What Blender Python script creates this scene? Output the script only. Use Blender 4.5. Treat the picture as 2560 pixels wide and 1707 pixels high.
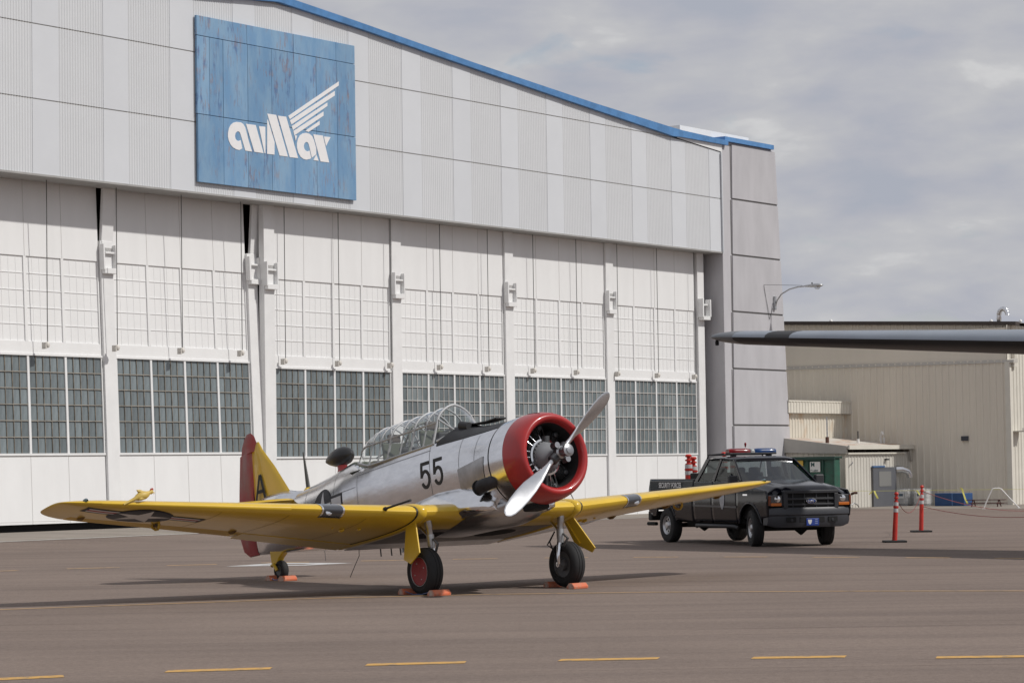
import bpy, bmesh, math, random
from mathutils import Vector, Matrix
random.seed(7)
scene = bpy.context.scene
for o in list(bpy.data.objects): bpy.data.objects.remove(o)
COL = scene.collection
R = math.radians

# ------------------------------------------------------------------ camera
PITCH, ROLL, CAMH, FPX = .0492, -.0152, 1.808, 6400.0
cam = bpy.data.cameras.new('camera'); camo = bpy.data.objects.new('camera', cam); COL.objects.link(camo)
cam.sensor_width = 36.0; cam.sensor_fit = 'HORIZONTAL'; cam.lens = 36.0 * FPX / 2560.0
cam.clip_start = .5; cam.clip_end = 8000
fw = Vector((0, math.cos(PITCH), math.sin(PITCH))); up0 = Vector((0, -math.sin(PITCH), math.cos(PITCH))); r0 = Vector((1, 0, 0))
rt = r0 * math.cos(ROLL) + up0 * math.sin(ROLL); up = up0 * math.cos(ROLL) - r0 * math.sin(ROLL)
camo.matrix_world = Matrix(((rt.x, up.x, -fw.x, 0), (rt.y, up.y, -fw.y, 0), (rt.z, up.z, -fw.z, CAMH), (0, 0, 0, 1)))
scene.camera = camo
scene.render.resolution_x = 1024; scene.render.resolution_y = 682
scene.render.engine = 'CYCLES'
vs = scene.view_settings; vs.view_transform = 'Standard'; vs.look = 'None'; vs.exposure = 0.0; vs.gamma = 1.0; vs.use_curve_mapping = False

# ------------------------------------------------------------------ sun and sky
SUN_AZ, SUN_EL = R(-18), R(46)          # direction towards the sun (azimuth from +X, counter-clockwise)
sd = Vector((math.cos(SUN_EL) * math.cos(SUN_AZ), math.cos(SUN_EL) * math.sin(SUN_AZ), math.sin(SUN_EL)))
sun = bpy.data.lights.new('sun', 'SUN'); sun.energy = 2.9; sun.angle = R(1.5); sun.color = (1.0, .965, .915)
suno = bpy.data.objects.new('sun', sun); COL.objects.link(suno); suno.rotation_euler = sd.to_track_quat('Z', 'Y').to_euler(); suno.location = (40, 20, 60)
world = bpy.data.worlds.new('World'); scene.world = world; world.use_nodes = True
nt = world.node_tree; nt.nodes.clear()
def N(t, **k):
    n = nt.nodes.new(t)
    for a, b in k.items(): setattr(n, a, b)
    return n
wo = N('ShaderNodeOutputWorld'); bg = N('ShaderNodeBackground'); bg.inputs[1].default_value = .1
sky = N('ShaderNodeTexSky', sky_type='NISHITA', sun_disc=False)
sky.sun_elevation = SUN_EL; sky.sun_rotation = math.pi / 2 - SUN_AZ; sky.air_density = 1.0; sky.dust_density = 1.2
tc = N('ShaderNodeTexCoord'); mp = N('ShaderNodeMapping'); mp.inputs['Scale'].default_value = (8.0, 8.0, 26.0); mp.inputs['Location'].default_value = (.35, 1.9, .55)
n1 = N('ShaderNodeTexNoise'); n1.inputs['Scale'].default_value = 1.5; n1.inputs['Detail'].default_value = 7; n1.inputs['Roughness'].default_value = .5; n1.inputs['Distortion'].default_value = .35
mp2 = N('ShaderNodeMapping'); mp2.inputs['Scale'].default_value = (15.0, 15.0, 42.0); mp2.inputs['Location'].default_value = (.6, 4.4, 1.3)
n2 = N('ShaderNodeTexNoise'); n2.inputs['Scale'].default_value = 1.3; n2.inputs['Detail'].default_value = 9; n2.inputs['Roughness'].default_value = .50; n2.inputs['Distortion'].default_value = .15
cover = N('ShaderNodeValToRGB'); cover.color_ramp.elements[0].position = .18; cover.color_ramp.elements[1].position = .36
puff = N('ShaderNodeValToRGB')
cr = puff.color_ramp; cr.elements[0].position = .30; cr.elements[0].color = (4.0, 4.25, 4.9, 1); cr.elements[1].position = .80; cr.elements[1].color = (6.9, 6.9, 6.95, 1)
for p, c in ((.42, (4.4, 4.52, 5.05)), (.54, (4.85, 4.92, 5.25)), (.62, (5.2, 5.24, 5.45)), (.68, (6.0, 6.02, 6.12))):
    e = cr.elements.new(p); e.color = (*c, 1)
mx = N('ShaderNodeMix', data_type='RGBA')
L = nt.links.new
L(tc.outputs['Generated'], mp.inputs[0]); L(mp.outputs[0], n1.inputs[0]); L(n1.outputs[0], cover.inputs[0])
L(tc.outputs['Generated'], mp2.inputs[0]); L(mp2.outputs[0], n2.inputs[0]); L(n2.outputs[0], puff.inputs[0])
L(cover.outputs[0], mx.inputs[0]); L(sky.outputs[0], mx.inputs[6]); L(puff.outputs[0], mx.inputs[7])
L(mx.outputs[2], bg.inputs[0]); L(bg.outputs[0], wo.inputs[0])

# ------------------------------------------------------------------ materials
MATS = {}
def mat(name, col, rough=.6, metal=0.0, var=0.0, vscale=3.0, stretch=(1, 1, 1), col2=None, bump=0.0, bscale=40.0, rnd=0.0, coat=0.0, spec=.5, lo=.35, hi=.65, bstretch=(1, 1, 1)):
    if name in MATS: return MATS[name]
    m = bpy.data.materials.new(name); m.use_nodes = True; t = m.node_tree; b = t.nodes['Principled BSDF']
    b.inputs['Base Color'].default_value = (*col, 1); b.inputs['Roughness'].default_value = rough; b.inputs['Metallic'].default_value = metal
    b.inputs['Coat Weight'].default_value = coat; b.inputs['Coat Roughness'].default_value = .08; b.inputs['Specular IOR Level'].default_value = spec
    last = None
    tcn = t.nodes.new('ShaderNodeTexCoord')
    if var > 0 or col2:
        mpn = t.nodes.new('ShaderNodeMapping'); mpn.inputs['Scale'].default_value = stretch
        nz = t.nodes.new('ShaderNodeTexNoise'); nz.inputs['Scale'].default_value = vscale; nz.inputs['Detail'].default_value = 6; nz.inputs['Roughness'].default_value = .6
        rp = t.nodes.new('ShaderNodeValToRGB'); rp.color_ramp.elements[0].position = lo; rp.color_ramp.elements[1].position = hi
        c2 = col2 if col2 else tuple(x * (1 - var) for x in col)
        rp.color_ramp.elements[0].color = (*c2, 1); rp.color_ramp.elements[1].color = (*col, 1)
        t.links.new(tcn.outputs['Object'], mpn.inputs[0]); t.links.new(mpn.outputs[0], nz.inputs[0]); t.links.new(nz.outputs[0], rp.inputs[0])
        last = rp.outputs[0]
    if rnd > 0:
        oi = t.nodes.new('ShaderNodeObjectInfo'); mr = t.nodes.new('ShaderNodeMapRange'); mr.inputs[3].default_value = 1 - rnd; mr.inputs[4].default_value = 1 + rnd * .4
        t.links.new(oi.outputs['Random'], mr.inputs[0])
        mm = t.nodes.new('ShaderNodeMix'); mm.data_type = 'RGBA'; mm.blend_type = 'MULTIPLY'; mm.inputs[0].default_value = 1
        if last: t.links.new(last, mm.inputs[6])
        else: mm.inputs[6].default_value = (*col, 1)
        t.links.new(mr.outputs[0], mm.inputs[7]); last = mm.outputs[2]
    if last: t.links.new(last, b.inputs['Base Color'])
    if bump > 0:
        mpb = t.nodes.new('ShaderNodeMapping'); mpb.inputs['Scale'].default_value = bstretch
        nb = t.nodes.new('ShaderNodeTexNoise'); nb.inputs['Scale'].default_value = bscale; nb.inputs['Detail'].default_value = 4
        bp = t.nodes.new('ShaderNodeBump'); bp.inputs['Strength'].default_value = bump; bp.inputs['Distance'].default_value = .02
        t.links.new(tcn.outputs['Object'], mpb.inputs[0]); t.links.new(mpb.outputs[0], nb.inputs[0]); t.links.new(nb.outputs[0], bp.inputs['Height']); t.links.new(bp.outputs[0], b.inputs['Normal'])
    MATS[name] = m; return m

def asphalt():
    m = bpy.data.materials.new('asphalt'); m.use_nodes = True; t = m.node_tree; b = t.nodes['Principled BSDF']; b.inputs['Roughness'].default_value = .92; b.inputs['Specular IOR Level'].default_value = .15
    def nd(ty, **k):
        n = t.nodes.new(ty)
        for a, v in k.items(): setattr(n, a, v)
        return n
    tcn = nd('ShaderNodeTexCoord'); geo = nd('ShaderNodeNewGeometry')
    def noise(scale, st=(1, 1, 1), det=5, rough=.6):
        mpn = nd('ShaderNodeMapping'); mpn.inputs['Scale'].default_value = st; nz = nd('ShaderNodeTexNoise'); nz.inputs['Scale'].default_value = scale; nz.inputs['Detail'].default_value = det; nz.inputs['Roughness'].default_value = rough
        t.links.new(geo.outputs['Position'], mpn.inputs[0]); t.links.new(mpn.outputs[0], nz.inputs[0]); return nz.outputs[0]
    def ramp(src, a, ca, bpos, cb):
        r = nd('ShaderNodeValToRGB'); r.color_ramp.elements[0].position = a; r.color_ramp.elements[0].color = (*ca, 1); r.color_ramp.elements[1].position = bpos; r.color_ramp.elements[1].color = (*cb, 1); t.links.new(src, r.inputs[0]); return r.outputs[0]
    def mul(a, bb, f=1.0):
        x = nd('ShaderNodeMix', data_type='RGBA', blend_type='MULTIPLY'); x.inputs[0].default_value = f; t.links.new(a, x.inputs[6]); t.links.new(bb, x.inputs[7]); return x.outputs[2]
    c = ramp(noise(.22, det=4), .3, (.212, .168, .143), .72, (.250, .199, .169))
    c = mul(c, ramp(noise(.55, (.12, 1.6, 1), det=6), .36, (.86, .86, .87), .56, (1, 1, 1)))       # long paving-lane streaks
    c = mul(c, ramp(noise(1.3, (.05, 1.0, 1), det=3), .36, (.90, .90, .91), .46, (1, 1, 1)))
    c = mul(c, ramp(noise(55, det=3, rough=.8), .3, (.74, .74, .74), .68, (1.13, 1.13, 1.13)))      # aggregate
    c = mul(c, ramp(noise(9, det=5, rough=.75), .30, (.86, .85, .85), .55, (1.02, 1.02, 1.02)))
    c = mul(c, ramp(noise(.9, det=8, rough=.7), .235, (.70, .69, .68), .30, (1, 1, 1)))            # old stains
    c = mul(c, ramp(noise(16, det=4, rough=.85), .32, (.80, .79, .79), .60, (1.07, 1.07, 1.07)))
    c = mul(c, ramp(noise(1.0, (.035, 2.2, 1), det=4, rough=.8), .345, (.78, .77, .77), .385, (1, 1, 1)))   # sealed lane seams
    c = mul(c, ramp(noise(2.4, (.08, 1.2, 1), det=8, rough=.8), .29, (.74, .73, .72), .34, (1, 1, 1)))
    t.links.new(c, b.inputs['Base Color'])
    bp = nd('ShaderNodeBump'); bp.inputs['Strength'].default_value = .35; bp.inputs['Distance'].default_value = .01; t.links.new(noise(90, det=2), bp.inputs['Height']); t.links.new(bp.outputs[0], b.inputs['Normal'])
    return m

WHITE = mat('door_paint', (.80, .802, .80), .55, var=.05, vscale=1.2, stretch=(1, 1, .3), bump=.05, bscale=6)
WHITE2 = mat('door_trim_paint', (.79, .792, .79), .5, var=.06, vscale=2)
FASCIA = mat('sheet_grey', (.63, .65, .68), .5, var=.035, vscale=.8, rnd=.025)
FASCIA2 = mat('sheet_ribbed', (.625, .64, .66), .5, var=.035, vscale=.8, rnd=.025)
SEAM = mat('seam_grey', (.50, .50, .49), .8)  # plain mid grey of the gable backing wall and post seams
BLUETRIM = mat('blue_trim', (.10, .27, .56), .5, var=.25, vscale=3)
CONC = mat('pier_concrete', (.50, .492, .515), .85, var=.10, vscale=1.5, stretch=(1, 1, .35), bump=.12, bscale=14)
CONC2 = mat('pier_panel', (.485, .478, .50), .85, var=.12, vscale=1.2, stretch=(1, 1, .3), bump=.12, bscale=14, rnd=.04)
DARK = mat('dark_void', (.012, .012, .013), .9)
BLACK = mat('black_rubber', (.018, .018, .019), .75, bump=.1, bscale=60)
GLASSP = mat('dirty_pane', (.225, .265, .28), .30, var=.34, vscale=2.2, stretch=(2.5, 1, .5), rnd=.30, spec=.6, bump=.03, bscale=5)
MUNT_D = mat('muntin_weathered', (.25, .22, .18), .8, var=.6, vscale=4, col2=(.11, .10, .085))
MUNT_W = mat('muntin_white', (.60, .585, .56), .6, var=.2, vscale=5)
STEEL = mat('steel', (.50, .51, .52), .35, metal=1.0)
GALV = mat('galvanised', (.55, .56, .57), .42, metal=.9, var=.25, vscale=12)
CABLE = mat('cable_dark', (.07, .07, .07), .6)
BEIGE = mat('beige_sheet', (.72, .665, .57), .55, var=.07, vscale=.7, stretch=(1, 1, .3), bump=.02, bscale=10)
BEIGE_L = mat('beige_trim', (.68, .65, .575), .55, var=.08, vscale=2)
BEIGE_G = mat('grey_beige', (.50, .475, .43), .6, var=.08, vscale=2)
BROWN = mat('brown_trim', (.055, .042, .036), .6)
PIPEW = mat('white_pipe', (.75, .74, .72), .5)

def rusty():
    m = mat('rusty_roof', (.55, .52, .47), .7, col2=(.42, .20, .09), vscale=1.3, stretch=(.5, 3, 1), lo=.36, hi=.5); return m
def rust_wall():
    return mat('rust_stained_sheet', (.62, .58, .50), .6, col2=(.52, .36, .22), vscale=1.0, stretch=(1, .7, .6), lo=.30, hi=.5)
def sign_mat():
    m = bpy.data.materials.new('sign_blue'); m.use_nodes = True; t = m.node_tree; b = t.nodes['Principled BSDF']; b.inputs['Roughness'].default_value = .75
    def nd(ty): return t.nodes.new(ty)
    tcn = nd('ShaderNodeTexCoord'); oi = nd('ShaderNodeObjectInfo')
    def noise(scale, st, det=8, rough=.65):
        mpn = nd('ShaderNodeMapping'); mpn.inputs['Scale'].default_value = st; nz = nd('ShaderNodeTexNoise'); nz.inputs['Scale'].default_value = scale; nz.inputs['Detail'].default_value = det; nz.inputs['Roughness'].default_value = rough
        t.links.new(tcn.outputs['Object'], mpn.inputs[0]); t.links.new(mpn.outputs[0], nz.inputs[0]); return nz.outputs[0]
    base = nd('ShaderNodeValToRGB'); base.color_ramp.elements[0].position = .38; base.color_ramp.elements[0].color = (.145, .285, .47, 1); base.color_ramp.elements[1].position = .62; base.color_ramp.elements[1].color = (.215, .355, .51, 1)
    t.links.new(noise(1.1, (1.6, 1, .5), 4), base.inputs[0])
    r2 = nd('ShaderNodeValToRGB'); r2.color_ramp.elements[0].position = .53; r2.color_ramp.elements[0].color = (0, 0, 0, 1); r2.color_ramp.elements[1].position = .60; r2.color_ramp.elements[1].color = (1, 1, 1, 1)
    t.links.new(noise(3.2, (3.5, 1, .55)), r2.inputs[0])
    r3 = nd('ShaderNodeValToRGB'); r3.color_ramp.elements[0].position = .38; r3.color_ramp.elements[0].color = (0, 0, 0, 1); r3.color_ramp.elements[1].position = .60; r3.color_ramp.elements[1].color = (1, 1, 1, 1)
    t.links.new(noise(.55, (1, 1, 1), 3), r3.inputs[0])
    mu = nd('ShaderNodeMath'); mu.operation = 'MULTIPLY'; t.links.new(r2.outputs[0], mu.inputs[0]); t.links.new(r3.outputs[0], mu.inputs[1])
    cc = nd('ShaderNodeValToRGB'); cc.color_ramp.elements[0].color = (.09, .17, .33, 1); cc.color_ramp.elements[1].color = (.25, .22, .25, 1); cc.color_ramp.elements[0].position = .4; cc.color_ramp.elements[1].position = .6
    t.links.new(noise(2.1, (1, 1, 1), 3), cc.inputs[0])
    mxn = nd('ShaderNodeMix'); mxn.data_type = 'RGBA'; t.links.new(mu.outputs[0], mxn.inputs[0]); t.links.new(base.outputs[0], mxn.inputs[6]); t.links.new(cc.outputs[0], mxn.inputs[7])
    mr = nd('ShaderNodeMapRange'); mr.inputs[3].default_value = .88; mr.inputs[4].default_value = 1.06; t.links.new(oi.outputs['Random'], mr.inputs[0])
    mm = nd('ShaderNodeMix'); mm.data_type = 'RGBA'; mm.blend_type = 'MULTIPLY'; mm.inputs[0].default_value = 1; t.links.new(mxn.outputs[2], mm.inputs[6]); t.links.new(mr.outputs[0], mm.inputs[7])
    t.links.new(mm.outputs[2], b.inputs['Base Color']); return m
def glass(name, tint=(.9, .95, .95), alpha=.25, rough=.03, refl=(.95, .97, 1)):
    m = bpy.data.materials.new(name); m.use_nodes = True; t = m.node_tree; t.nodes.clear()
    out = t.nodes.new('ShaderNodeOutputMaterial'); tr = t.nodes.new('ShaderNodeBsdfTransparent'); tr.inputs[0].default_value = (*tint, 1)
    gl = t.nodes.new('ShaderNodeBsdfGlossy'); gl.inputs['Roughness'].default_value = rough; gl.inputs[0].default_value = (*refl, 1)
    lw = t.nodes.new('ShaderNodeLayerWeight'); lw.inputs[0].default_value = .5; fr = t.nodes.new('ShaderNodeMath'); fr.operation = 'POWER'; fr.inputs[1].default_value = 4.0; t.links.new(lw.outputs['Facing'], fr.inputs[0])
    ad = t.nodes.new('ShaderNodeMath'); ad.operation = 'ADD'; ad.use_clamp = True; ad.inputs[1].default_value = alpha
    mxs = t.nodes.new('ShaderNodeMixShader')
    t.links.new(fr.outputs[0], ad.inputs[0]); t.links.new(ad.outputs[0], mxs.inputs[0]); t.links.new(tr.outputs[0], mxs.inputs[1]); t.links.new(gl.outputs[0], mxs.inputs[2]); t.links.new(mxs.outputs[0], out.inputs[0])
    return m

# ------------------------------------------------------------------ helpers
class MB:
    def __init__(s): s.v = []; s.f = []; s.mi = []
    def add(s, vs_, fs, mi=0):
        o = len(s.v); s.v += [tuple(p) for p in vs_]; s.f += [tuple(i + o for i in f) for f in fs]; s.mi += [mi] * len(fs); return s
    def box(s, x0, x1, y0, y1, z0, z1, mi=0):
        return s.add([(x0, y0, z0), (x1, y0, z0), (x1, y1, z0), (x0, y1, z0), (x0, y0, z1), (x1, y0, z1), (x1, y1, z1), (x0, y1, z1)],
                     [(0, 3, 2, 1), (4, 5, 6, 7), (0, 1, 5, 4), (1, 2, 6, 5), (2, 3, 7, 6), (3, 0, 4, 7)], mi)
    def loft(s, rings, closed=True, cap=(True, True), mi=0):
        n = len(rings[0]); o = []
        for r in rings: o += list(r)
        fs = []
        for i in range(len(rings) - 1):
            for j in range(n if closed else n - 1):
                k = (j + 1) % n; fs.append((i * n + j, i * n + k, (i + 1) * n + k, (i + 1) * n + j))
        if closed and cap[0]: fs.append(tuple(range(n - 1, -1, -1)))
        if closed and cap[1]: fs.append(tuple((len(rings) - 1) * n + j for j in range(n)))
        return s.add(o, fs, mi)
    def tube(s, pts, r, n=10, mi=0, cap=True):
        pts = [Vector(p) for p in pts]; rs = r if isinstance(r, (list, tuple)) else [r] * len(pts)
        rings = []; prev = None
        for i, p in enumerate(pts):
            d = (pts[min(i + 1, len(pts) - 1)] - pts[max(i - 1, 0)]).normalized()
            if prev is None:
                a = Vector((0, 0, 1)) if abs(d.z) < .9 else Vector((1, 0, 0)); u = d.cross(a).normalized()
            else:
                u = prev - d * prev.dot(d); u.normalize()
            w = d.cross(u); prev = u
            rings.append([tuple(p + (u * math.cos(2 * math.pi * k / n) + w * math.sin(2 * math.pi * k / n)) * rs[i]) for k in range(n)])
        return s.loft(rings, True, (cap, cap), mi)
    def lathe(s, prof, axis='x', c=(0, 0, 0), n=32, mi=0, cap=(False, False)):
        rings = []
        for a, r in prof:
            ring = []
            for k in range(n):
                t = 2 * math.pi * k / n; u, w = r * math.cos(t), r * math.sin(t)
                ring.append({'x': (c[0] + a, c[1] + u, c[2] + w), 'y': (c[0] + u, c[1] + a, c[2] + w), 'z': (c[0] + u, c[1] + w, c[2] + a)}[axis])
            rings.append(ring)
        return s.loft(rings, True, cap, mi)
    def prism(s, poly, f0, f1, mi=0):
        """poly: 2-D points; f0, f1 map a 2-D point to 3-D (front and back)."""
        n = len(poly); a = [f0(*p) for p in poly]; b = [f1(*p) for p in poly]
        return s.add(a + b, [tuple(range(n)), tuple(range(2 * n - 1, n - 1, -1))] + [(i, n + i, n + (i + 1) % n, (i + 1) % n) for i in range(n)], mi)
    def mesh(s, name):
        me = bpy.data.meshes.new(name); me.from_pydata(s.v, [], s.f); me.update()
        if any(s.mi): me.polygons.foreach_set('material_index', s.mi)
        bm = bmesh.new(); bm.from_mesh(me); bmesh.ops.recalc_face_normals(bm, faces=bm.faces); bm.to_mesh(me); bm.free(); return me
    def build(s, name, m, parent=None, smooth=None, bevel=0.0, loc=None, rot=None):
        me = s.mesh(name); return link(name, me, m, parent, smooth, bevel, loc, rot)
def link(name, me, m, parent=None, smooth=None, bevel=0.0, loc=None, rot=None):
    for x in (m if isinstance(m, (list, tuple)) else [m]): me.materials.append(x)
    if smooth is not None:
        me.polygons.foreach_set('use_smooth', [True] * len(me.polygons)); me.set_sharp_from_angle(angle=R(smooth))
    o = bpy.data.objects.new(name, me); COL.objects.link(o)
    if parent: o.parent = parent
    if loc: o.location = loc
    if rot: o.rotation_euler = rot
    if bevel > 0:
        bv = o.modifiers.new('bevel', 'BEVEL'); bv.width = bevel; bv.segments = 2; bv.limit_method = 'ANGLE'; bv.angle_limit = R(35)
    return o
def inst(name, me, parent, loc=(0, 0, 0), rot=None):
    o = bpy.data.objects.new(name, me); COL.objects.link(o); o.parent = parent; o.location = loc
    if rot: o.rotation_euler = rot
    return o
def tag(o, label=None, cat=None, group=None, kind=None):
    if label: o['label'] = label
    if cat: o['category'] = cat
    if group: o['group'] = group
    if kind: o['kind'] = kind
    return o
def thing(name, label, cat, loc=(0, 0, 0), rz=0, group=None):
    o = bpy.data.objects.new(name, None); COL.objects.link(o); o.location = loc; o.rotation_euler = (0, 0, rz); o.empty_display_size = .3
    return tag(o, label, cat, group)
def textmesh(txt, size, bold=0.0, sx=1.0):
    cu = bpy.data.curves.new('lettering', 'FONT'); cu.body = txt; cu.size = size; cu.offset = bold; cu.align_x = 'LEFT'
    ob = bpy.data.objects.new('lettering', cu); COL.objects.link(ob); dg = bpy.context.evaluated_depsgraph_get(); dg.update()
    me = bpy.data.meshes.new_from_object(ob.evaluated_get(dg)); bpy.data.objects.remove(ob); bpy.data.curves.remove(cu)
    if sx != 1: me.transform(Matrix.Diagonal((sx, 1, 1, 1)))
    return me
def decal(polys, fn, step=.06):
    """list of (polygon, material index) in 2-D laid on a curved surface by fn(u,v)->xyz"""
    out = bmesh.new()
    for poly, mi in polys:
        bm = bmesh.new(); f = bm.faces.new([bm.verts.new((u, v, 0)) for u, v in poly]); bm.normal_update(); bmesh.ops.triangulate(bm, faces=bm.faces[:])
        for ax in (0, 1):
            lo = min(p[ax] for p in poly); hi = max(p[ax] for p in poly); c = lo + step
            while c < hi:
                n = (1, 0, 0) if ax == 0 else (0, 1, 0); co = (c, 0, 0) if ax == 0 else (0, c, 0)
                bmesh.ops.bisect_plane(bm, geom=bm.verts[:] + bm.edges[:] + bm.faces[:], plane_co=co, plane_no=n); c += step
        vm = {v: out.verts.new(fn(v.co.x, v.co.y)) for v in bm.verts}
        for f in bm.faces:
            try: g = out.faces.new([vm[v] for v in f.verts]); g.material_index = mi
            except ValueError: pass
        bm.free()
    me = bpy.data.meshes.new('decal'); out.to_mesh(me); out.free(); return me
def stroke(pts, w):
    """thick polyline -> list of quads"""
    res = []; P = [Vector(p) for p in pts]; nn = []
    for i in range(len(P)):
        d = (P[min(i + 1, len(P) - 1)] - P[max(i - 1, 0)]).normalized(); n = Vector((-d.y, d.x))
        if 0 < i < len(P) - 1:
            d1 = (P[i] - P[i - 1]).normalized(); c = max(.5, d.dot(d1)); n /= c
        nn.append(n * w / 2)
    for i in range(len(P) - 1):
        res.append([tuple(P[i] + nn[i]), tuple(P[i] - nn[i]), tuple(P[i + 1] - nn[i + 1]), tuple(P[i + 1] + nn[i + 1])])
    return res
def star5(cx, cy, r, rot=0):
    return [(cx + (r if k % 2 == 0 else r * .382) * math.sin(rot + k * math.pi / 5), cy + (r if k % 2 == 0 else r * .382) * math.cos(rot + k * math.pi / 5)) for k in range(10)]
def circle(cx, cy, r, n=40): return [(cx + r * math.cos(2 * math.pi * k / n), cy + r * math.sin(2 * math.pi * k / n)) for k in range(n)]
def interp(tab, x):
    """tab: rows (x, a, b, ...) sorted descending or ascending in x; smooth-ish linear"""
    t = sorted(tab)
    if x <= t[0][0]: return t[0][1:]
    for a, b in zip(t, t[1:]):
        if x <= b[0]:
            k = (x - a[0]) / (b[0] - a[0]); return tuple(p + (q - p) * k for p, q in zip(a[1:], b[1:]))
    return t[-1][1:]
def smooth01(t): t = max(0, min(1, t)); return t * t * (3 - 2 * t)

# ------------------------------------------------------------------ ground
PHI, HD = .9447, 88.62
cph, sph = math.cos(PHI), math.sin(PHI)
def hw2w(s, off, z=0): return (s * cph - off * sph, HD + s * sph + off * cph, z)
def ramp(s, off):
    k = 1 - smooth01((s + 17) / 19); k *= smooth01((off + 7) / 7) * (1 - smooth01((off - 30) / 30)) * smooth01((s + 120) / 60)
    return .23 * k
def sheet(ss, oo, dz):
    vs_ = [hw2w(s, o, ramp(s, o) + dz) for o in oo for s in ss]; n = len(ss)
    fs = [(i * n + j, i * n + j + 1, (i + 1) * n + j + 1, (i + 1) * n + j) for i in range(len(oo) - 1) for j in range(n - 1)]
    return MB().add(vs_, fs)
ss = [-4000, -800, -250, -120, -90, -70, -60, -50] + [-45 + 2.5 * i for i in range(25)] + [25, 50, 120, 400, 1500, 4000]
oo = [-3000, -600, -200, -120, -90, -60, -40, -20, -10] + [-7 + .5 * i for i in range(17)] + [5, 20, 30, 40, 50, 60, 120, 400, 1500, 4000]
g = sheet(ss, oo, 0).build('apron_ground', asphalt(), smooth=60); tag(g, kind='structure')
CSLAB = mat('concrete_slab', (.27, .235, .20), .9, var=.22, vscale=1.1, stretch=(.4, 1, 1), bump=.1, bscale=30)
g = sheet([-45 + 2.5 * i for i in range(25)] + [19], [-3.2 + .4 * i for i in range(11)], .004).build('concrete_pavement', CSLAB, smooth=60); tag(g, kind='structure')
LINEW = mat('white_line_paint', (.55, .53, .49), .8, var=.35, vscale=5)
g = sheet([-45 + 2.5 * i for i in range(25)] + [19], [-3.34, -3.2], .008).build('white_line', LINEW, smooth=60); tag(g, kind='structure')
LINEY = mat('yellow_line_paint', (.56, .32, .085), .85, col2=(.26, .19, .12), vscale=9, stretch=(1, 1, 1), lo=.34, hi=.50)
LINEP = mat('pale_yellow_line', (.42, .275, .145), .85, col2=(.21, .16, .125), vscale=5, lo=.34, hi=.5)
def ribbon(pts, w, z, slant=0.0):
    v = []; 
    for i, p in enumerate(pts):
        a = Vector(pts[max(i - 1, 0)]); b = Vector(pts[min(i + 1, len(pts) - 1)]); d = (b - a).normalized(); n = Vector((-d.y, d.x)) * w / 2
        q = Vector(p); v += [(q.x + n.x + d.x * slant, q.y + n.y + d.y * slant, z), (q.x - n.x - d.x * slant, q.y - n.y - d.y * slant, z)]
    return MB().add(v, [(2 * i, 2 * i + 1, 2 * i + 3, 2 * i + 2) for i in range(len(pts) - 1)])
near = [((-5.02, 22.70), (-4.07, 23.1)), ((-3.2, 23.48), (-2.26, 23.65)), ((-1.4, 23.9), (-.48, 24.03)), ((.4, 24.12), (1.33, 24.15)), ((2.2, 24.03), (3.07, 24.02)), ((3.87, 23.74), (4.76, 23.72)), ((-6.8, 21.9), (-5.9, 22.3)), ((5.6, 23.4), (6.5, 23.3))]
for a, b in near: tag(ribbon([a, b], .25, .004, .025).build('painted_dash', LINEY), kind='structure')
mid = [(-14, 31.4), (-10, 33.3), (-6.97, 34.7), (-4.91, 35.55), (-2.76, 36.45), (-.53, 36.85), (1.97, 36.75), (4.7, 36.2), (7.03, 35.54), (10, 34.6), (14, 33.3)]
tag(ribbon(mid, .16, .004).build('painted_line', LINEP), kind='structure')
far = [((-10.19, 48.32), (-9.48, 48.86)), ((-8.61, 49.3), (-7.64, 49.6)), ((-6.82, 50.2), (-5.87, 50.49)), ((-5.03, 50.83), (-4.09, 50.95)), ((-3.07, 51.15), (-2.2, 51.15)), ((-1.25, 51.3), (-.35, 51.28)), ((.58, 51.28), (1.45, 51.15)), ((2.34, 50.87), (3.21, 50.62)), ((4.09, 50.3), (4.9, 49.96)), ((5.74, 49.42), (6.57, 49.0)), ((7.36, 48.45), (8.15, 48.08)), ((8.88, 47.53), (9.54, 47.02)), ((10.3, 46.5), (11.1, 46.0))]
for a, b in far: tag(ribbon([a, b], .26, .004).build('painted_dash', LINEP), kind='structure')
tri = MB().add([(-5.56, 49.25, .004), (-4.03, 49.12, .004), (-3.16, 50.07, .004), (-4.69, 50.75, .004), (-4.95, 49.62, .004), (-4.1, 49.55, .004), (-3.85, 49.95, .004), (-4.6, 50.15, .004)], [(0, 1, 5, 4), (1, 2, 6, 5), (2, 3, 7, 6), (3, 0, 4, 7)])
tag(tri.build('white_marking', mat('white_mark', (.62, .61, .60), .8, var=.3, vscale=4)), kind='structure')

# ------------------------------------------------------------------ hangar (local x along the front, y inwards)
HG = thing('hangar', 'huge white hangar with tall paned sliding doors and a low blue-edged gable', 'hangar', (0, HD, 0), PHI)
SC = -12.25
def roof_top(s):
    d = abs(s - SC); return interp([(0, 16.52), (3.75, 16.2), (10.05, 15.61), (17.3, 15.01), (23.15, 14.6), (26.75, 14.52)], d)[0]
def wall_top(s):
    d = abs(s - SC); return interp([(0, 16.30), (4.14, 15.97), (8.24, 15.59), (15.5, 14.94), (21.0, 14.47), (23.15, 14.28), (26.43, 14.05)], d)[0]
SL, SR = 2 * SC - 14.15, 14.15
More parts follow.
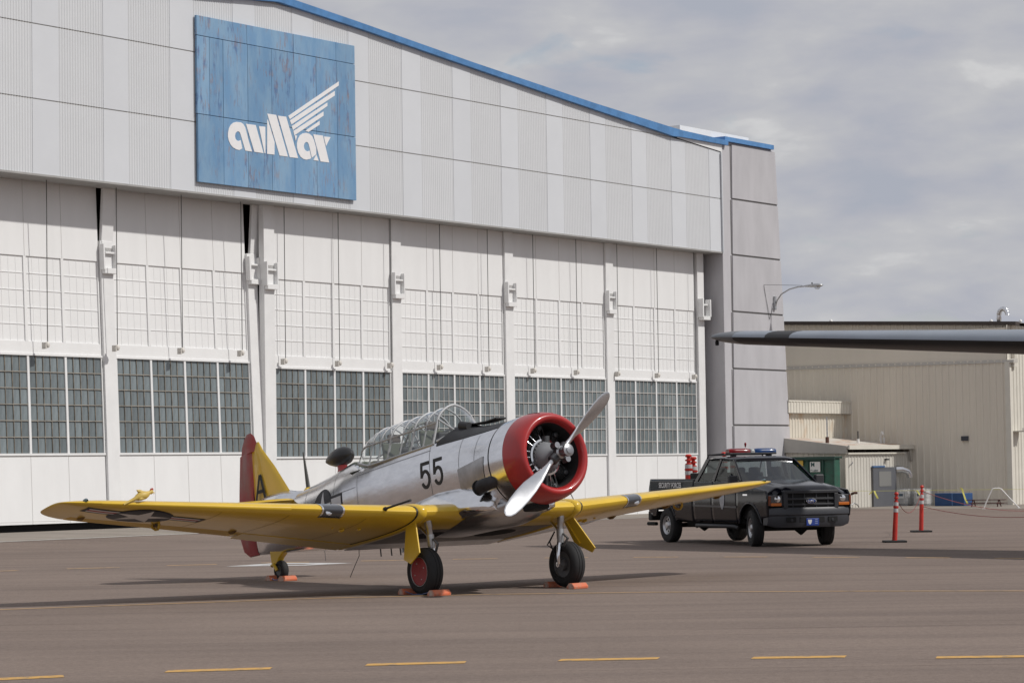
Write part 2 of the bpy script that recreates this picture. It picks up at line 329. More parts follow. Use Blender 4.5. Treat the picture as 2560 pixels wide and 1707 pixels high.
# ribbed and plain sheets
PER, RIBW = 2.75, 1.745
edges = []
k = -17
while True:
    a = .52 + PER * k
    if a > SR: break
    if a + PER > SL: edges.append((max(a, SL), min(a + RIBW, SR), True)); edges.append((max(a + RIBW, SL), min(a + PER, SR), False))
    k += 1
rowz = [(10.13, 12.185), (12.225, 14.28), (14.32, 99)]
for (a, b, rib) in edges:
    if b - a < .05: continue
    for zi, (z0, z1) in enumerate(rowz):
        ta, tb_ = min(z1, wall_top(a)), min(z1, wall_top(b))
        if zi == 2 and max(ta, tb_) <= z0 + .03: continue
        ta = max(ta, z0 + .01); tb_ = max(tb_, z0 + .01)
        m = MB()
        if rib:
            nr = max(1, round((b - a) / .1026)); v = []; prof = [(0, 0), (.25, 0), (.45, -.013), (.70, -.013), (.90, 0)]
            xs = [(a + (b - a) * (i + p) / nr, y) for i in range(nr) for p, y in prof] + [(b, 0)]
            for x, y in xs:
                v += [(x, y, z0), (x, y, ta + (tb_ - ta) * (x - a) / (b - a))]
            m.add(v, [(2 * i, 2 * i + 2, 2 * i + 3, 2 * i + 1) for i in range(len(xs) - 1)])
            m.build('ribbed_sheet', FASCIA2, HG)
        else:
            m.add([(a + .004, -.012, z0), (b - .004, -.012, z0), (b - .004, -.012, tb_), (a + .004, -.012, ta), (a + .004, .011, z0), (b - .004, .011, z0), (b - .004, .011, tb_), (a + .004, .011, ta)], [(0, 1, 2, 3), (0, 4, 5, 1), (1, 5, 6, 2), (3, 2, 6, 7), (0, 3, 7, 4)])
            m.build('plain_sheet', FASCIA, HG)
# backing wall behind the sheets, closing to the roof
pts = [SL + (SR - SL) * i / 40 for i in range(41)]
b = MB(); v = []
for s in pts: v += [(s, .012, 10.1), (s, .012, wall_top(s))]
for s in pts: v += [(s, .25, 10.1), (s, .25, wall_top(s))]
n = len(pts)
b.add(v, [(2 * i, 2 * i + 2, 2 * i + 3, 2 * i + 1) for i in range(n - 1)] + [(2 * n + 2 * i, 2 * n + 2 * i + 1, 2 * n + 2 * i + 3, 2 * n + 2 * i + 2) for i in range(n - 1)])
b.build('gable_wall', SEAM, HG)
MB().box(SL, SR, -.045, .95, 10.06, 10.125).build('soffit', mat('soffit_grey', (.36, .355, .345), .7, var=.15, vscale=3), HG, bevel=.01)
MB().box(SR - .04, SR + .05, -.06, .1, 10.06, 14.05).build('corner_trim', FASCIA, HG)
# roof and blue fascia band
def roofpts(): return [2 * SC - 14.5 + (29 + 2 * (-SC)) * i / 60 for i in range(61)]
rp = [SC + (26.75) * (i / 40 - 1) for i in range(81)]
b = MB(); rings = []
for s in rp:
    lo = wall_top(s) if abs(s - SC) < 23.0 else max(wall_top(s), 14.34); hi = roof_top(s)
    rings.append([(s, -.16, lo), (s, -.18, hi), (s, .3, hi + .02), (s, .3, lo)])
b.loft(rings).build('blue_roof_edge', BLUETRIM, HG)
b = MB(); rings = [[(s, .3, roof_top(s) - .02), (s, 60, roof_top(s) - .02), (s, 60, roof_top(s) - .3), (s, .3, roof_top(s) - .3)] for s in rp]
b.loft(rings).build('roof', mat('roof_grey', (.35, .35, .36), .7), HG)
MB().add([(10.9, -.05, 14.30), (14.2, -.05, 14.06), (14.2, -.05, 14.36), (10.9, -.05, 14.36)], [(0, 1, 2, 3)]).build('eave_wedge', WHITE2, HG)
# dark hangar interior
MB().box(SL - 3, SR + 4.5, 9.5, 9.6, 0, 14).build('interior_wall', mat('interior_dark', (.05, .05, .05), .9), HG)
MB().box(SL - 3, SL - 2.8, 1, 60, 0, 14).build('side_wall', CONC, HG)
MB().box(18.0, 18.2, 1.2, 60, 0, 14.3).build('side_wall', CONC, HG)

# sliding door leaves
LP = 6.35
pane_me = None
def leaf_parts(idx, s0, lean, dz, single_bays, dark_munt):
    """s0 = left edge of the leaf's left post; geometry local to the leaf object (x along, y inward, z up)"""
    o = MB()
    zb, zt = (-.1 if dz == 0 else .29), 10.3
    D = .16
    # solid sheets: bottom, band between the windows, top
    px0 = .50; width = LP - .02
    o.box(px0, width, .03, D, zb, 2.20)
    root = o.build('door_leaf', WHITE, HG, loc=(s0, .7, dz), rot=(-lean, 0, 0))
    MB().box(px0, width, .03, D, 5.06, 5.40).build('door_rail', WHITE, root); MB().box(px0, width, .03, D, 7.80, zt).build('top_sheet', WHITE, root)
    MB().box(px0, width, .068, D, 5.402, 7.798).build('painted_lights', WHITE, root)      # painted-over upper panes
    p = MB(); p.box(0.0, .50, -.06, D, zb, 8.4 if lean > 0 else zt); p.build('post', WHITE2, root, bevel=.015)
    if lean == 0:
        s = MB(); s.box(.505, .515, -.005, .05, zb, 10.1); s.build('post_seam', SEAM, root)
    # window frames
    bw = (width - px0 - .05) / 4
    MB().box(px0, width, -.01, D, 2.20, 2.26).build('window_sill', WHITE2, root); MB().box(px0, width, -.01, D, 5.0, 5.06).build('window_head', WHITE2, root)
    for i in range(5):
        x = px0 + .05 + bw * i - .04; MB().box(max(x, px0), min(x + .08, width), .01, D, 2.262, 4.998).build('mullion', WHITE2, root)
        x -= .01; MB().box(max(x, px0), min(x + .10, width), .03, D - .01, 5.402, 7.798).build('upper_mullion', WHITE, root)
    mv, mh, pv = MB(), MB(), MB()
    pw = (bw - .08) / 5; rh = (5.0 - 2.26) / 6; rest = MB()
    for bay in range(4):
        x0 = px0 + .05 + bw * bay + .04
        for c in range(1, 5): mv.box(x0 + pw * c - .011, x0 + pw * c + .011, .03, .075, 2.26, 5.0)
        for r_ in range(1, 6): mh.box(x0, x0 + 5 * pw, .02, .075, 2.26 + rh * r_ - .012, 2.26 + rh * r_ + .012)
        for c in range(5):
            for r_ in range(6):
                xx, zz = x0 + pw * c + .004, 2.26 + rh * r_ + .004
                if bay in single_bays:
                    global pane_me
                    if pane_me is None:
                        pane_me = MB().box(0, pw - .008, 0, .008, 0, rh - .008).mesh('pane'); pane_me.materials.append(GLASSP)
                    inst('pane', pane_me, root, (xx, .055 + random.uniform(-.002, .002), zz), (random.uniform(-.006, .006), 0, random.uniform(-.008, .008)))
                else:
                    rest.box(xx, xx + pw - .008, .055, .063, zz, zz + rh - .008, random.choice((0, 0, 1, 2)))
        # painted-over upper lights: raised bars
        ru = 2.40 / 5
        for c in range(1, 5): pv.box(x0 + pw * c - .008, x0 + pw * c + .008, .061, .09, 5.40, 7.80)
        for r_ in range(0, 6): pv.box(x0 - .01, x0 + 5 * pw + .01, .053, .09, 5.40 + ru * r_ - .010, 5.40 + ru * r_ + .012)
    md = MUNT_D if dark_munt else MUNT_W
    mv.build('vertical_bars', md, root); mh.build('horizontal_bars', mat('muntin_cream', (.36, .335, .29), .7, var=.4, vscale=4) if dark_munt else MUNT_W, root)
    if rest.v: tag(rest.build('panes', [GLASSP, mat('dirty_pane_pale', (.24, .275, .285), .35, var=.2, vscale=2.2, stretch=(2.5, 1, .5)), mat('dirty_pane_deep', (.17, .205, .215), .25, var=.3, vscale=2.2, stretch=(2.5, 1, .5))], root), kind='stuff')
    pv.build('painted_bars', WHITE, root)
    # thin sheet joints
    JT = mat('joint_grey', (.60, .59, .575), .7)
    for i in range(1, 4):
        x = px0 + .05 + bw * i
        for za_, zb_ in ((zb, 2.17), (7.8, 10.1)): MB().box(x - .006, x + .006, .022, .05, za_, zb_).build('sheet_joint', JT, root)
    for z_ in (.36, 2.172): MB().box(px0, width, .024, .05, z_, z_ + .012).build('sheet_joint', JT, root)
    # roller bracket with slots on the post
    bk = MB(); bk.box(-.02, .04, -.20, -.02, 7.55, 8.30); bk.box(.47, .52, -.20, -.02, 7.58, 8.28); bk.box(.0, .5, -.16, -.06, 8.02, 8.08); bk.box(.02, .5, -.20, -.06, 7.44, 7.60)
    bk.build('guide_bracket', WHITE2, root, bevel=.012)
    b2 = MB(); b2.box(.05, .46, -.064, -.061, 8.09, 8.2); b2.build('bracket_slot_plate', mat('slot_plate', (.5, .49, .48), .7, col2=(.25, .25, .25), vscale=40), root)
    return root
leafs = []
for i in range(-1, 7):
    s0 = -12.17 + LP * (i - 3) - (.41 if i < 3 else 0)
    lean = .038 if i < 3 else 0.0; dz = .15 if i < 3 else 0.0
    sb = {1: (1, 2, 3), 2: (0, 1, 2, 3), 3: (0, 1, 2)}.get(i, ())
    leafs.append(leaf_parts(i, s0, lean, dz, sb, i <= 3))
# upright arms above the leaning leaves, and the far closing post
for s0 in (-18.88, -12.43):
    m = MB(); m.loft([[(s0, o2, z2), (s0 + .48, o2, z2), (s0 + .48, o2 + .10, z2), (s0, o2 + .10, z2)] for o2, z2 in ((.985, 8.35), (.86, 10.2))]); m.build('upright_arm', WHITE2, HG, bevel=.012)
lf2 = leafs[3]
m = MB(); m.box(6.33, 6.78, -.06, .16, .29, 8.4); m.build('meeting_post', WHITE2, lf2, bevel=.015)
m = MB(); m.box(6.28, 6.36, -.20, -.02, 7.55, 8.30); m.box(6.74, 6.82, -.20, -.02, 7.58, 8.28); m.box(6.33, 6.78, -.16, -.06, 8.02, 8.08); m.box(6.34, 6.78, -.20, -.06, 7.44, 7.60); m.build('guide_bracket', WHITE2, lf2, bevel=.012)
m = MB(); m.box(13.30, 13.78, .64, .86, -.1, 10.2); m.build('closing_post', WHITE2, HG, bevel=.015)
m = MB(); m.box(13.30, 13.39, .40, .64, 7.55, 8.28); m.box(13.84, 13.92, .40, .64, 7.58, 8.26); m.box(13.3, 13.85, .5, .64, 8.02, 8.08); m.box(13.35, 13.85, .40, .64, 7.45, 7.6); m.build('guide_bracket', WHITE2, HG, bevel=.012)
MB().box(SL, -12.4, 1.0, 1.2, 0, .9).build('door_gap_shade', DARK, HG)  # near-black box paints in the shade of the gap under the raised leaves
# hanging cables with weights
cab_me = MB().tube([(0, 0, 10.1), (0, 0, 5.30)], .013, 6).mesh('door_cable'); cab_me.materials.append(CABLE)
w = MB(); w.lathe([(-.09, .02), (-.08, .05), (-.02, .075), (.05, .055), (.08, .02)], 'z', (0, 0, 5.24), 12, cap=(True, True)); w.box(-.10, -.05, -.03, .12, 5.12, 5.30)
w_me = w.mesh('cable_weight'); w_me.materials.append(mat('weight_cream', (.68, .65, .60), .6, var=.3, vscale=10)); w_me.polygons.foreach_set('use_smooth', [True] * len(w_me.polygons)); w_me.set_sharp_from_angle(angle=R(40))
for s in (-24.2, -21.48, -18.73, -16.01, -13.37, -11.36, -8.73, -6.06, -3.39, -.68, 2.04, 4.74, 7.43, 10.16, 12.82):
    dzc = .2 if s < -12.3 else 0.0
    c = inst('door_cable', cab_me, HG, (s, .5, dzc)); inst('cable_weight', w_me, c)
# concrete pier, battered on its outer side
def pier_r(z): return 18.36 + (14.5 - z) * .066
b = MB(); zs = [-.1, 14.5]
b.add([(14.2, .0, -.1), (pier_r(0), .0, -.1), (pier_r(0), 1.6, -.1), (14.2, 1.6, -.1), (14.2, 0, 14.5), (pier_r(14.5), 0, 14.5), (pier_r(14.5), 1.6, 14.5), (14.2, 1.6, 14.5)], [(0, 3, 2, 1), (4, 5, 6, 7), (0, 1, 5, 4), (1, 2, 6, 5), (2, 3, 7, 6), (3, 0, 4, 7)])
pier = b.build('pier', CONC, HG, bevel=.02)
gz = [14.46, 12.26, 10.05, 7.81, 5.56, 3.34, 1.10, -.1]
for z1, z0 in zip(gz, gz[1:]):
    z1 -= .035; z0 += .035
    m = MB(); l0 = 14.68 + z0 * .02; l1 = 14.68 + z1 * .02
    m.add([(l0, -.05, z0), (pier_r(z0) - .01, -.05, z0), (pier_r(z1) - .01, -.05, z1), (l1, -.05, z1), (l0, .02, z0), (pier_r(z0) - .01, .02, z0), (pier_r(z1) - .01, .02, z1), (l1, .02, z1)], [(0, 1, 2, 3), (0, 4, 5, 1), (1, 5, 6, 2), (2, 6, 7, 3), (3, 7, 4, 0)])
    m.build('concrete_panel', CONC2, pier, bevel=.012)
    if z0 > 0: MB().box(l0 - .01, pier_r(z0) - .02, -.012, .0, z0 - .075, z0 + .0).build('panel_groove', mat('groove_dark', (.16, .155, .155), .9), pier)
    MB().box(l0 - .055, l0 - .006, -.012, .0, z0, z1).build('panel_groove', MATS['groove_dark'], pier)
MB().box(14.3, 18.12, -.14, 1.7, 14.5, 14.68).build('pier_cap', BLUETRIM, HG)
MB().box(12.0, 17.2, .5, 5, 14.45, 14.95).build('roof_kerb', WHITE2, HG)
MB().tube([(14.1, -.07, 14.0), (14.12, -.07, 10.1)], .03, 8).build('downpipe', FASCIA, HG)

# sign on the gable
SG = thing('wall_sign', 'weathered blue plywood sign with white winged lettering high on the hangar gable', 'sign', (0, HD, 0), PHI)
SIGNM = sign_mat()
rows = [(14.80, 15.40, (-15.96, -13.72, -11.56, -9.50, -8.55)), (12.45, 14.795, (-15.95, -15.40, -14.80, -13.70, -12.60, -11.54, -10.48, -9.46, -8.55)), (10.41, 12.445, (-15.93, -14.80, -13.70, -12.60, -11.54, -10.48, -9.46, -8.55))]
for z0, z1, xs in rows:
    for a, b_ in zip(xs, xs[1:]):
        MB().box(a + .006, b_ - .006, -.125 - random.uniform(0, .006), -.05, z0 + .006, z1 - .006).build('plywood_sheet', SIGNM, SG, bevel=.006)
MB().box(-15.90, -8.60, -.09, -.03, 10.45, 15.35).build('backing_board', mat('sign_backing', (.06, .08, .11), .8), SG)
LOGO = {
 'letter': [
  [(467,1130),(455,1092),(440,1045),(425,985),(412,940),(398,915),(378,901),(345,897),(318,904),(297,922),(284,948),(277,985),(277,1015),(284,1045),(298,1075),(318,1098),(345,1113),(368,1118),(390,1105),(377,1040),(362,1047),(347,1043),(336,1028),(332,1006),(337,984),(350,971),(364,973),(373,985),(384,1020),(400,1075),(414,1122)],
  [(418,912),(495,922),(557,1142),(485,1131)], [(520,930),(570,935),(572,1143),(565,1142)],
  [(585,880),(590,880),(643,1055),(643,1153),(585,1147)], [(585,832),(655,842),(748,1168),(683,1160)], [(668,848),(733,856),(828,1180),(762,1172)],
  [(935,1176),(970,1148),(968,1100),(953,1045),(938,1010),(918,990),(890,982),(862,987),(840,1003),(825,1032),(818,1065),(819,1100),(830,1140),(848,1170),(870,1186),(892,1192),(918,1186),(930,1180),(917,1120),(903,1127),(888,1122),(876,1106),(872,1085),(876,1065),(888,1053),(902,1056),(910,1070),(920,1110)],
  [(800,1000),(820,1004),(808,1045)], [(945,993),(1020,1003),(1070,1213),(1003,1205)], [(1028,1010),(1080,1015),(1045,1085)], [(970,1150),(988,1200),(948,1195)]],
 'wing_stripe': [[(750,850),(1143,580),(1143,612),(762,875)], [(763,885),(1112,655),(1112,690),(775,917)], [(777,930),(1055,745),(1055,772),(787,960)], [(790,968),(1025,815),(1025,848),(798,1002)], [(885,965),(995,888),(995,918),(908,975)]]}
# sheet corners of the drawing -> metres on the sign (projective map from the four corners)
def homog(src, dst):
    A = []; B = []
    for (x, y), (u, v) in zip(src, dst):
        A.append([x, y, 1, 0, 0, 0, -u * x, -u * y]); B.append(u); A.append([0, 0, 0, x, y, 1, -v * x, -v * y]); B.append(v)
    n = 8; M = [r + [b] for r, b in zip(A, B)]
    for i in range(n):
        p = max(range(i, n), key=lambda r: abs(M[r][i])); M[i], M[p] = M[p], M[i]
        M[i] = [q / M[i][i] for q in M[i]]
        for r in range(n):
            if r != i: M[r] = [q - M[r][i] * w for q, w in zip(M[r], M[i])]
    h = [M[i][n] for i in range(n)]
    return lambda x, y: ((h[0] * x + h[1] * y + h[2]) / (h[6] * x + h[7] * y + 1), (h[3] * x + h[4] * y + h[5]) / (h[6] * x + h[7] * y + 1))
HM = homog([(25, 52), (1268, 300), (1285, 1508), (48, 1368)], [(-15.95, 15.40), (-8.55, 15.40), (-8.55, 10.41), (-15.93, 10.41)])
LETW = mat('sign_white', (.80, .795, .80), .6, var=.05, vscale=4)
for nm, pl in LOGO.items():
    for poly in pl:
        me = decal([(([HM(*p) for p in poly]), 0)], lambda u, v: (u, -.139, v), 9)
        bm = bmesh.new(); bm.from_mesh(me); ex = bmesh.ops.extrude_face_region(bm, geom=bm.faces[:]); bmesh.ops.translate(bm, verts=[q for q in ex['geom'] if isinstance(q, bmesh.types.BMVert)], vec=(0, .012, 0)); bmesh.ops.recalc_face_normals(bm, faces=bm.faces); bm.to_mesh(me); bm.free()
        link(nm, me, LETW, SG)

# wall lamp on the pier
LM = thing('wall_lamp', 'grey cobra head lamp on a curved arm bolted to the concrete pier', 'lamp', (0, HD, 0), PHI)
def hl(x, y, z): d = Vector((x, y - HD)); return (d.x * cph + d.y * sph, -d.x * sph + d.y * cph, z)
bx = [17.6, -.06]
MB().box(17.96, 18.08, -.14, -.04, 8.0, 8.55).build('wall_plate', GALV, LM, bevel=.01)
arm = [(18.02, -.10, 8.10), (18.02, -.20, 8.38), (18.02, -.40, 8.62), (18.06, -.75, 8.80), (18.12, -1.10, 8.88), (18.2, -1.45, 8.90)]
MB().tube(arm, .028, 8).build('curved_arm', GALV, LM, smooth=60)
hd_ = MB(); d0 = Vector((18.18, -1.40, 8.90)); dr = Vector((.22, -.97, .02)).normalized(); sd_ = Vector((dr.y, -dr.x, 0)).normalized()
rings = []
for t, wv, hv in ((0, .04, .035), (.12, .07, .05), (.30, .12, .07), (.48, .15, .08), (.62, .14, .07), (.72, .08, .04), (.76, .01, .01)):
    c = d0 + dr * t; rings.append([tuple(c + sd_ * wv * math.cos(2 * math.pi * k / 16) + Vector((0, 0, hv * math.sin(2 * math.pi * k / 16)))) for k in range(16)])
hd_.loft(rings).build('lamp_head', GALV, LM, smooth=50)
ln = MB(); rings = []
for dz_, rr in ((0, .13), (-.05, .12), (-.10, .08), (-.125, .02)):
    c = d0 + dr * .52 + Vector((0, 0, -.04 + dz_)); rings.append([tuple(c + (dr * math.cos(2 * math.pi * k / 14) + sd_ * math.sin(2 * math.pi * k / 14)) * rr) for k in range(14)])
ln.loft(rings).build('lens', glass('lamp_lens', (.8, .82, .85), .3, .1), LM, smooth=60)
c = d0 + dr * .3; MB().lathe([(0, .025), (.07, .025)], 'z', (c.x, c.y, c.z + .06), 8, cap=(True, True)).build('photocell', DARK, LM)
m = MB(); m.tube([(18.15, -1.3, 8.93), (17.2, -.08, 8.98)], .008, 5); m.tube([(17.2, -.08, 8.98), (17.6, -.07, 7.6)], .008, 5); m.tube([(17.6, -.07, 7.6), (17.98, -.08, 8.2)], .008, 5); m.build('stay_wires', CABLE, LM)

# ------------------------------------------------------------------ beige metal building (local x away from us, y along the shaded wall)
BG = thing('metal_building', 'beige ribbed metal building with brown roof edge beyond the hangar pier', 'building', (20.118, 104.0, 0), PHI)
def ribwall(p0, p1, z0, z1a, z1b, nx, ny, pitch=.30, depth=.035):
    """ribbed sheet from p0 to p1 (2-D), outward normal (nx, ny), top from z1a to z1b"""
    p0, p1 = Vector(p0), Vector(p1); Ln = (p1 - p0).length; n = max(1, round(Ln / pitch)); v = []
    prof = [(0, 0), (.62, 0), (.72, 1), (.90, 1)]
    xs = [((i + a) / n, d) for i in range(n) for a, d in prof] + [(1, 0)]
    for t, d in xs:
        q = p0 + (p1 - p0) * t; q = q + Vector((nx, ny)) * d * depth; v += [(q.x, q.y, z0), (q.x, q.y, z1a + (z1b - z1a) * t)]
    return MB().add(v, [(2 * i, 2 * i + 2, 2 * i + 3, 2 * i + 1) for i in range(len(xs) - 1)])
ribwall((0, 0), (0, 16), -.05, 5.88, 5.95, -1, 0).build('wall', BEIGE, BG)
ribwall((.30, -.2), (.30, 16), 5.8, 7.32, 8.05, -1, 0).build('upper_wall', BEIGE, BG)
ribwall((0, 0), (22, 0), -.05, 7.3, 7.3, 0, -1).build('end_wall', BEIGE_L, BG)
MB().box(.05, 22, .05, 16, 0, 7.2).build('core_wall', BEIGE, BG)
m = MB(); m.add([(-.05, -.3, 5.76), (-.05, 16, 5.85), (.35, 16, 5.85), (.35, -.3, 5.76), (-.02, -.3, 5.87), (-.02, 16, 5.97), (.35, 16, 6.05), (.35, -.3, 5.95)], [(0, 3, 2, 1), (4, 5, 6, 7), (0, 1, 5, 4), (1, 2, 6, 5), (2, 3, 7, 6), (3, 0, 4, 7)]); m.build('gutter', BEIGE_G, BG)
m = MB(); m.add([(.12, -.35, 7.28), (.12, 16, 8.03), (.5, 16, 8.03), (.5, -.35, 7.28), (.12, -.35, 7.43), (.12, 16, 8.18), (.5, 16, 8.18), (.5, -.35, 7.43)], [(0, 3, 2, 1), (4, 5, 6, 7), (0, 1, 5, 4), (1, 2, 6, 5), (2, 3, 7, 6), (3, 0, 4, 7)]); m.build('roof_edge', BROWN, BG)
MB().add([(.3, -.3, 7.40), (22, -.3, 7.40), (22, 16, 8.14), (.3, 16, 8.14)], [(0, 1, 2, 3)]).build('roof', mat('roof_beige', (.4, .38, .34), .6), BG)
MB().box(-.05, .12, -.12, .10, -.05, 5.8).build('corner_trim', BEIGE_L, BG)
MB().box(.2, .6, -.16, -.06, 5.6, 5.75).build('end_trim', BEIGE_L, BG)
MB().box(-.14, -.02, 1.78, 2.08, 2.63, 2.82).build('wall_light', mat('wall_light_dark', (.04, .045, .06), .5), BG, bevel=.015)
# gooseneck duct on the roof
gp = [(.6, .50, 7.3 + 0)]; gp = [(.5, .55, 7.35), (.5, .55, 7.72)] + [(.5, .55 - .19 + .19 * math.cos(a), 7.75 + .24 * math.sin(a)) for a in [math.pi * i / 8 for i in range(1, 8)]] + [(.5, .16, 7.62)]
dm = MB()
rs = []; pp = []
for a, b_ in zip(gp, gp[1:]):
    for t in (0, .45, .5): pp.append(tuple(Vector(a).lerp(Vector(b_), t))); rs.append(.095 if t < .5 else .103)
dm.tube(pp, rs, 14).build('roof_duct', mat('bright_duct', (.75, .76, .78), .22, metal=1.0), BG, smooth=70)
for y in (8.4, .95, -.35):
    MB().lathe([(0, .035), (.06, .035), (.065, .075), (.11, .06), (.15, .01)], 'z', (.6, y, 7.40 + y * .046), 10, cap=(True, True)).build('roof_vent', PIPEW, BG, smooth=50)
m = MB(); m.box(.25, .9, -.55, -.02, 2.95, 2.99); m.box(.3, .34, -.5, -.46, 2.99, 3.1); m.build('shelf_bracket', BEIGE_G, BG)
# upper annex
a2 = 7.42
MB().box(-5.2, .0, a2 + .05, 11, 0, 3.9).build('annex_core', BEIGE, BG)
ribwall((-5.3, a2), (0, a2), 2.4, 3.88, 3.88, 0, -1, .24, .03).build('annex_wall', rust_wall(), BG)
ribwall((-5.3, a2 - .22), (.02, a2 - .22), 3.86, 4.32, 4.32, 0, -1, .24, .03).build('annex_parapet', BEIGE_L, BG)
MB().box(-5.3, .02, a2 - .25, a2 + 4, 4.32, 4.38).build('annex_coping', BEIGE_L, BG)
MB().box(-5.3, .02, a2 - .2, a2 + 3.5, 3.84, 4.31).build('annex_parapet_underside', BEIGE_G, BG)
MB().box(-.06, .02, a2 - .26, a2 - .18, 3.84, 4.38).build('annex_corner', BEIGE_G, BG)
# lean-to
a1, c1 = 4.50, 5.50
LT_ROOF = rusty()
ribwall((-c1, a1), (0, a1), -.05, 2.22, 2.22, 0, -1, .25, .03).build('lean_to_wall', mat('lean_sheet', (.60, .575, .52), .55, var=.08, vscale=2, stretch=(1, 1, .3)), BG)
ribwall((-c1, a1 + 2.9), (-c1, a1), -.05, 2.6, 2.22, -1, 0, .25, .03).build('lean_to_side_wall', BEIGE, BG)
MB().box(-c1 + .05, 0, a1 + .05, a1 + 2.9, 0, 2.1).build('lean_to_core', BEIGE, BG)
m = MB(); m.add([(-c1 - .12, a1 - .18, 2.36), (.0, a1 - .18, 2.36), (.0, a1 + 2.9, 2.74), (-c1 - .12, a1 + 2.9, 2.74), (-c1 - .12, a1 - .18, 2.46), (.0, a1 - .18, 2.46), (.0, a1 + 2.9, 2.84), (-c1 - .12, a1 + 2.9, 2.84)], [(0, 3, 2, 1), (4, 5, 6, 7), (0, 1, 5, 4), (1, 2, 6, 5), (2, 3, 7, 6), (3, 0, 4, 7)]); m.build('lean_to_roof', LT_ROOF, BG)
MB().box(-c1 - .14, .02, a1 - .24, a1 - .16, 2.33, 2.50).build('lean_to_fascia', BEIGE_L, BG)
MB().box(-c1 - .02, -.6, a1 - .12, a1 + .02, 2.14, 2.20).build('lean_to_eave_trim', BEIGE_L, BG)
m = MB(); m.add([(-c1 - .15, a1 - .1, 2.16), (-c1 - .15, a1 + 2.9, 2.25), (-c1 - .05, a1 + 2.9, 2.25), (-c1 - .05, a1 - .1, 2.16), (-c1 - .15, a1 - .1, 2.47), (-c1 - .15, a1 + 2.9, 2.85), (-c1 - .05, a1 + 2.9, 2.85), (-c1 - .05, a1 - .1, 2.47)], [(0, 3, 2, 1), (4, 5, 6, 7), (0, 1, 5, 4), (1, 2, 6, 5), (2, 3, 7, 6), (3, 0, 4, 7)]); m.build('lean_to_verge', BEIGE_G, BG)
GREYD = mat('grey_door', (.115, .12, .135), .5, var=.1, vscale=3)
door = MB().box(-3.42, -1.42, a1 - .10, a1 - .045, 0.0, 1.60).build('door', GREYD, BG, bevel=.01)
MB().box(-2.95, -1.90, a1 - .115, a1 - .102, .82, 1.43).build('door_panel', mat('grey_door_panel', (.20, .20, .195), .6), door)
MB().box(-3.45, -2.45, a1 - .13, a1 - .04, 1.60, 1.66).build('blue_head', mat('blue_head', (.06, .14, .30), .5), door)
MB().tube([(-1.35, a1 - .05, 1.50), (-1.2, a1 - .25, 1.50), (-1.0, a1 - .4, 1.44), (-.9, a1 - .45, 1.30), (-.88, a1 - .45, 1.17)], .14, 14).build('elbow_duct', MATS['bright_duct'], BG, smooth=60)
for x, z0_, h_, r_, mt in ((-5.2, 2.5, .30, .075, mat('rust_brown', (.10, .045, .03), .8)), (-5.2, 2.8, .8, .03, GALV), (-2.6, 2.5, .22, .06, PIPEW), (-2.6, 2.72, .32, .03, CABLE), (-.35, 2.5, .28, .055, PIPEW), (-.35, 2.78, .28, .02, BEIGE_L)):
    MB().lathe([(0, r_), (h_, r_)], 'z', (x, a1 + 1.0, z0_ + .05), 10, cap=(True, True)).build('roof_pipe', mt, BG, smooth=40)
MB().tube([(-.62, a1 + 1, 2.55), (-.62, a1 + 1, 2.92), (-.66, a1 + .96, 3.02), (-.78, a1 + .86, 3.05), (-.9, a1 + .76, 3.0), (-.95, a1 + .72, 2.93)], .05, 10).build('hooked_vent_pipe', PIPEW, BG, smooth=60)
m = MB(); m.tube([(-.35, a1 - .2, 2.3), (-.05, a1 - .1, 1.85)], .05, 8); m.build('eave_brace', BEIGE_G, BG)
MB().box(-2.3, -2.1, a1 - .16, a1 - .03, 1.88, 1.95).build('small_wall_lamp', CABLE, BG)
m = MB(); m.tube([(-5.25, a1 - .06, .55), (-5.25, a1 - .2, .60), (-5.18, a1 - .3, .60)], .05, 8); m.build('hose_tap', mat('rust_brown', (.10, .045, .03), .8), BG)
m = MB(); m.tube([(-5.3, a1 - .08, 1.70), (-5.25, a1 - .15, 1.80), (-5.15, a1 - .08, 1.82)], .025, 6); m.tube([(-5.3, a1 - .1, .12), (-5.2, a1 - .15, .2), (-5.0, a1 - .2, .12), (-4.9, a1 - .2, .03)], .025, 6); m.build('hose_hook', GALV, BG)
# concrete edge in front of the building
def b2w(x, y, z=0): return (20.118 + x * cph - y * sph, 104.0 + x * sph + y * cph, z)
g = MB().add([b2w(-7.5, -4, .004), b2w(0, -4, .004), b2w(0, 18, .004), b2w(-7.5, 18, .004)], [(0, 1, 2, 3)]).build('building_pavement', CSLAB); tag(g, kind='structure')

# ------------------------------------------------------------------ yard clutter by the metal building
# dumpster
GREEN = mat('dumpster_green', (.020, .115, .075), .5, var=.25, vscale=4, col2=(.03, .075, .055))
DP = thing('dumpster', 'tall green dumpster with white and yellow stickers behind the pickup truck', 'dumpster', b2w(-7.0, 4.15), PHI)
m = MB(); m.box(0, .45, .05, 2.05, .12, 1.98); m.build('bin_body', GREEN, DP, bevel=.03)
m = MB()
for y in (.08, .55, 1.22, 1.95): m.box(-.06, .0, y - .03, y + .03, .12, 1.96)
m.build('rib', mat('dumpster_dark', (.012, .06, .042), .5), DP)
m = MB(); m.box(-.10, .5, -.02, 2.15, 1.98, 2.06); m.box(-.14, -.06, -.02, 2.15, 1.92, 2.02); m.build('lid', mat('dumpster_lid', (.012, .045, .033), .6), DP, bevel=.02)
MB().box(-.072, -.062, .66, 1.12, 1.46, 1.86).build('white_sticker', mat('sticker_white', (.72, .72, .70), .6), DP)
MB().box(-.072, -.062, 1.43, 1.70, 1.70, 1.94).build('yellow_sticker', mat('sticker_yellow', (.62, .42, .07), .6), DP)
st = mat('sticker_ink', (.03, .09, .09), .6)
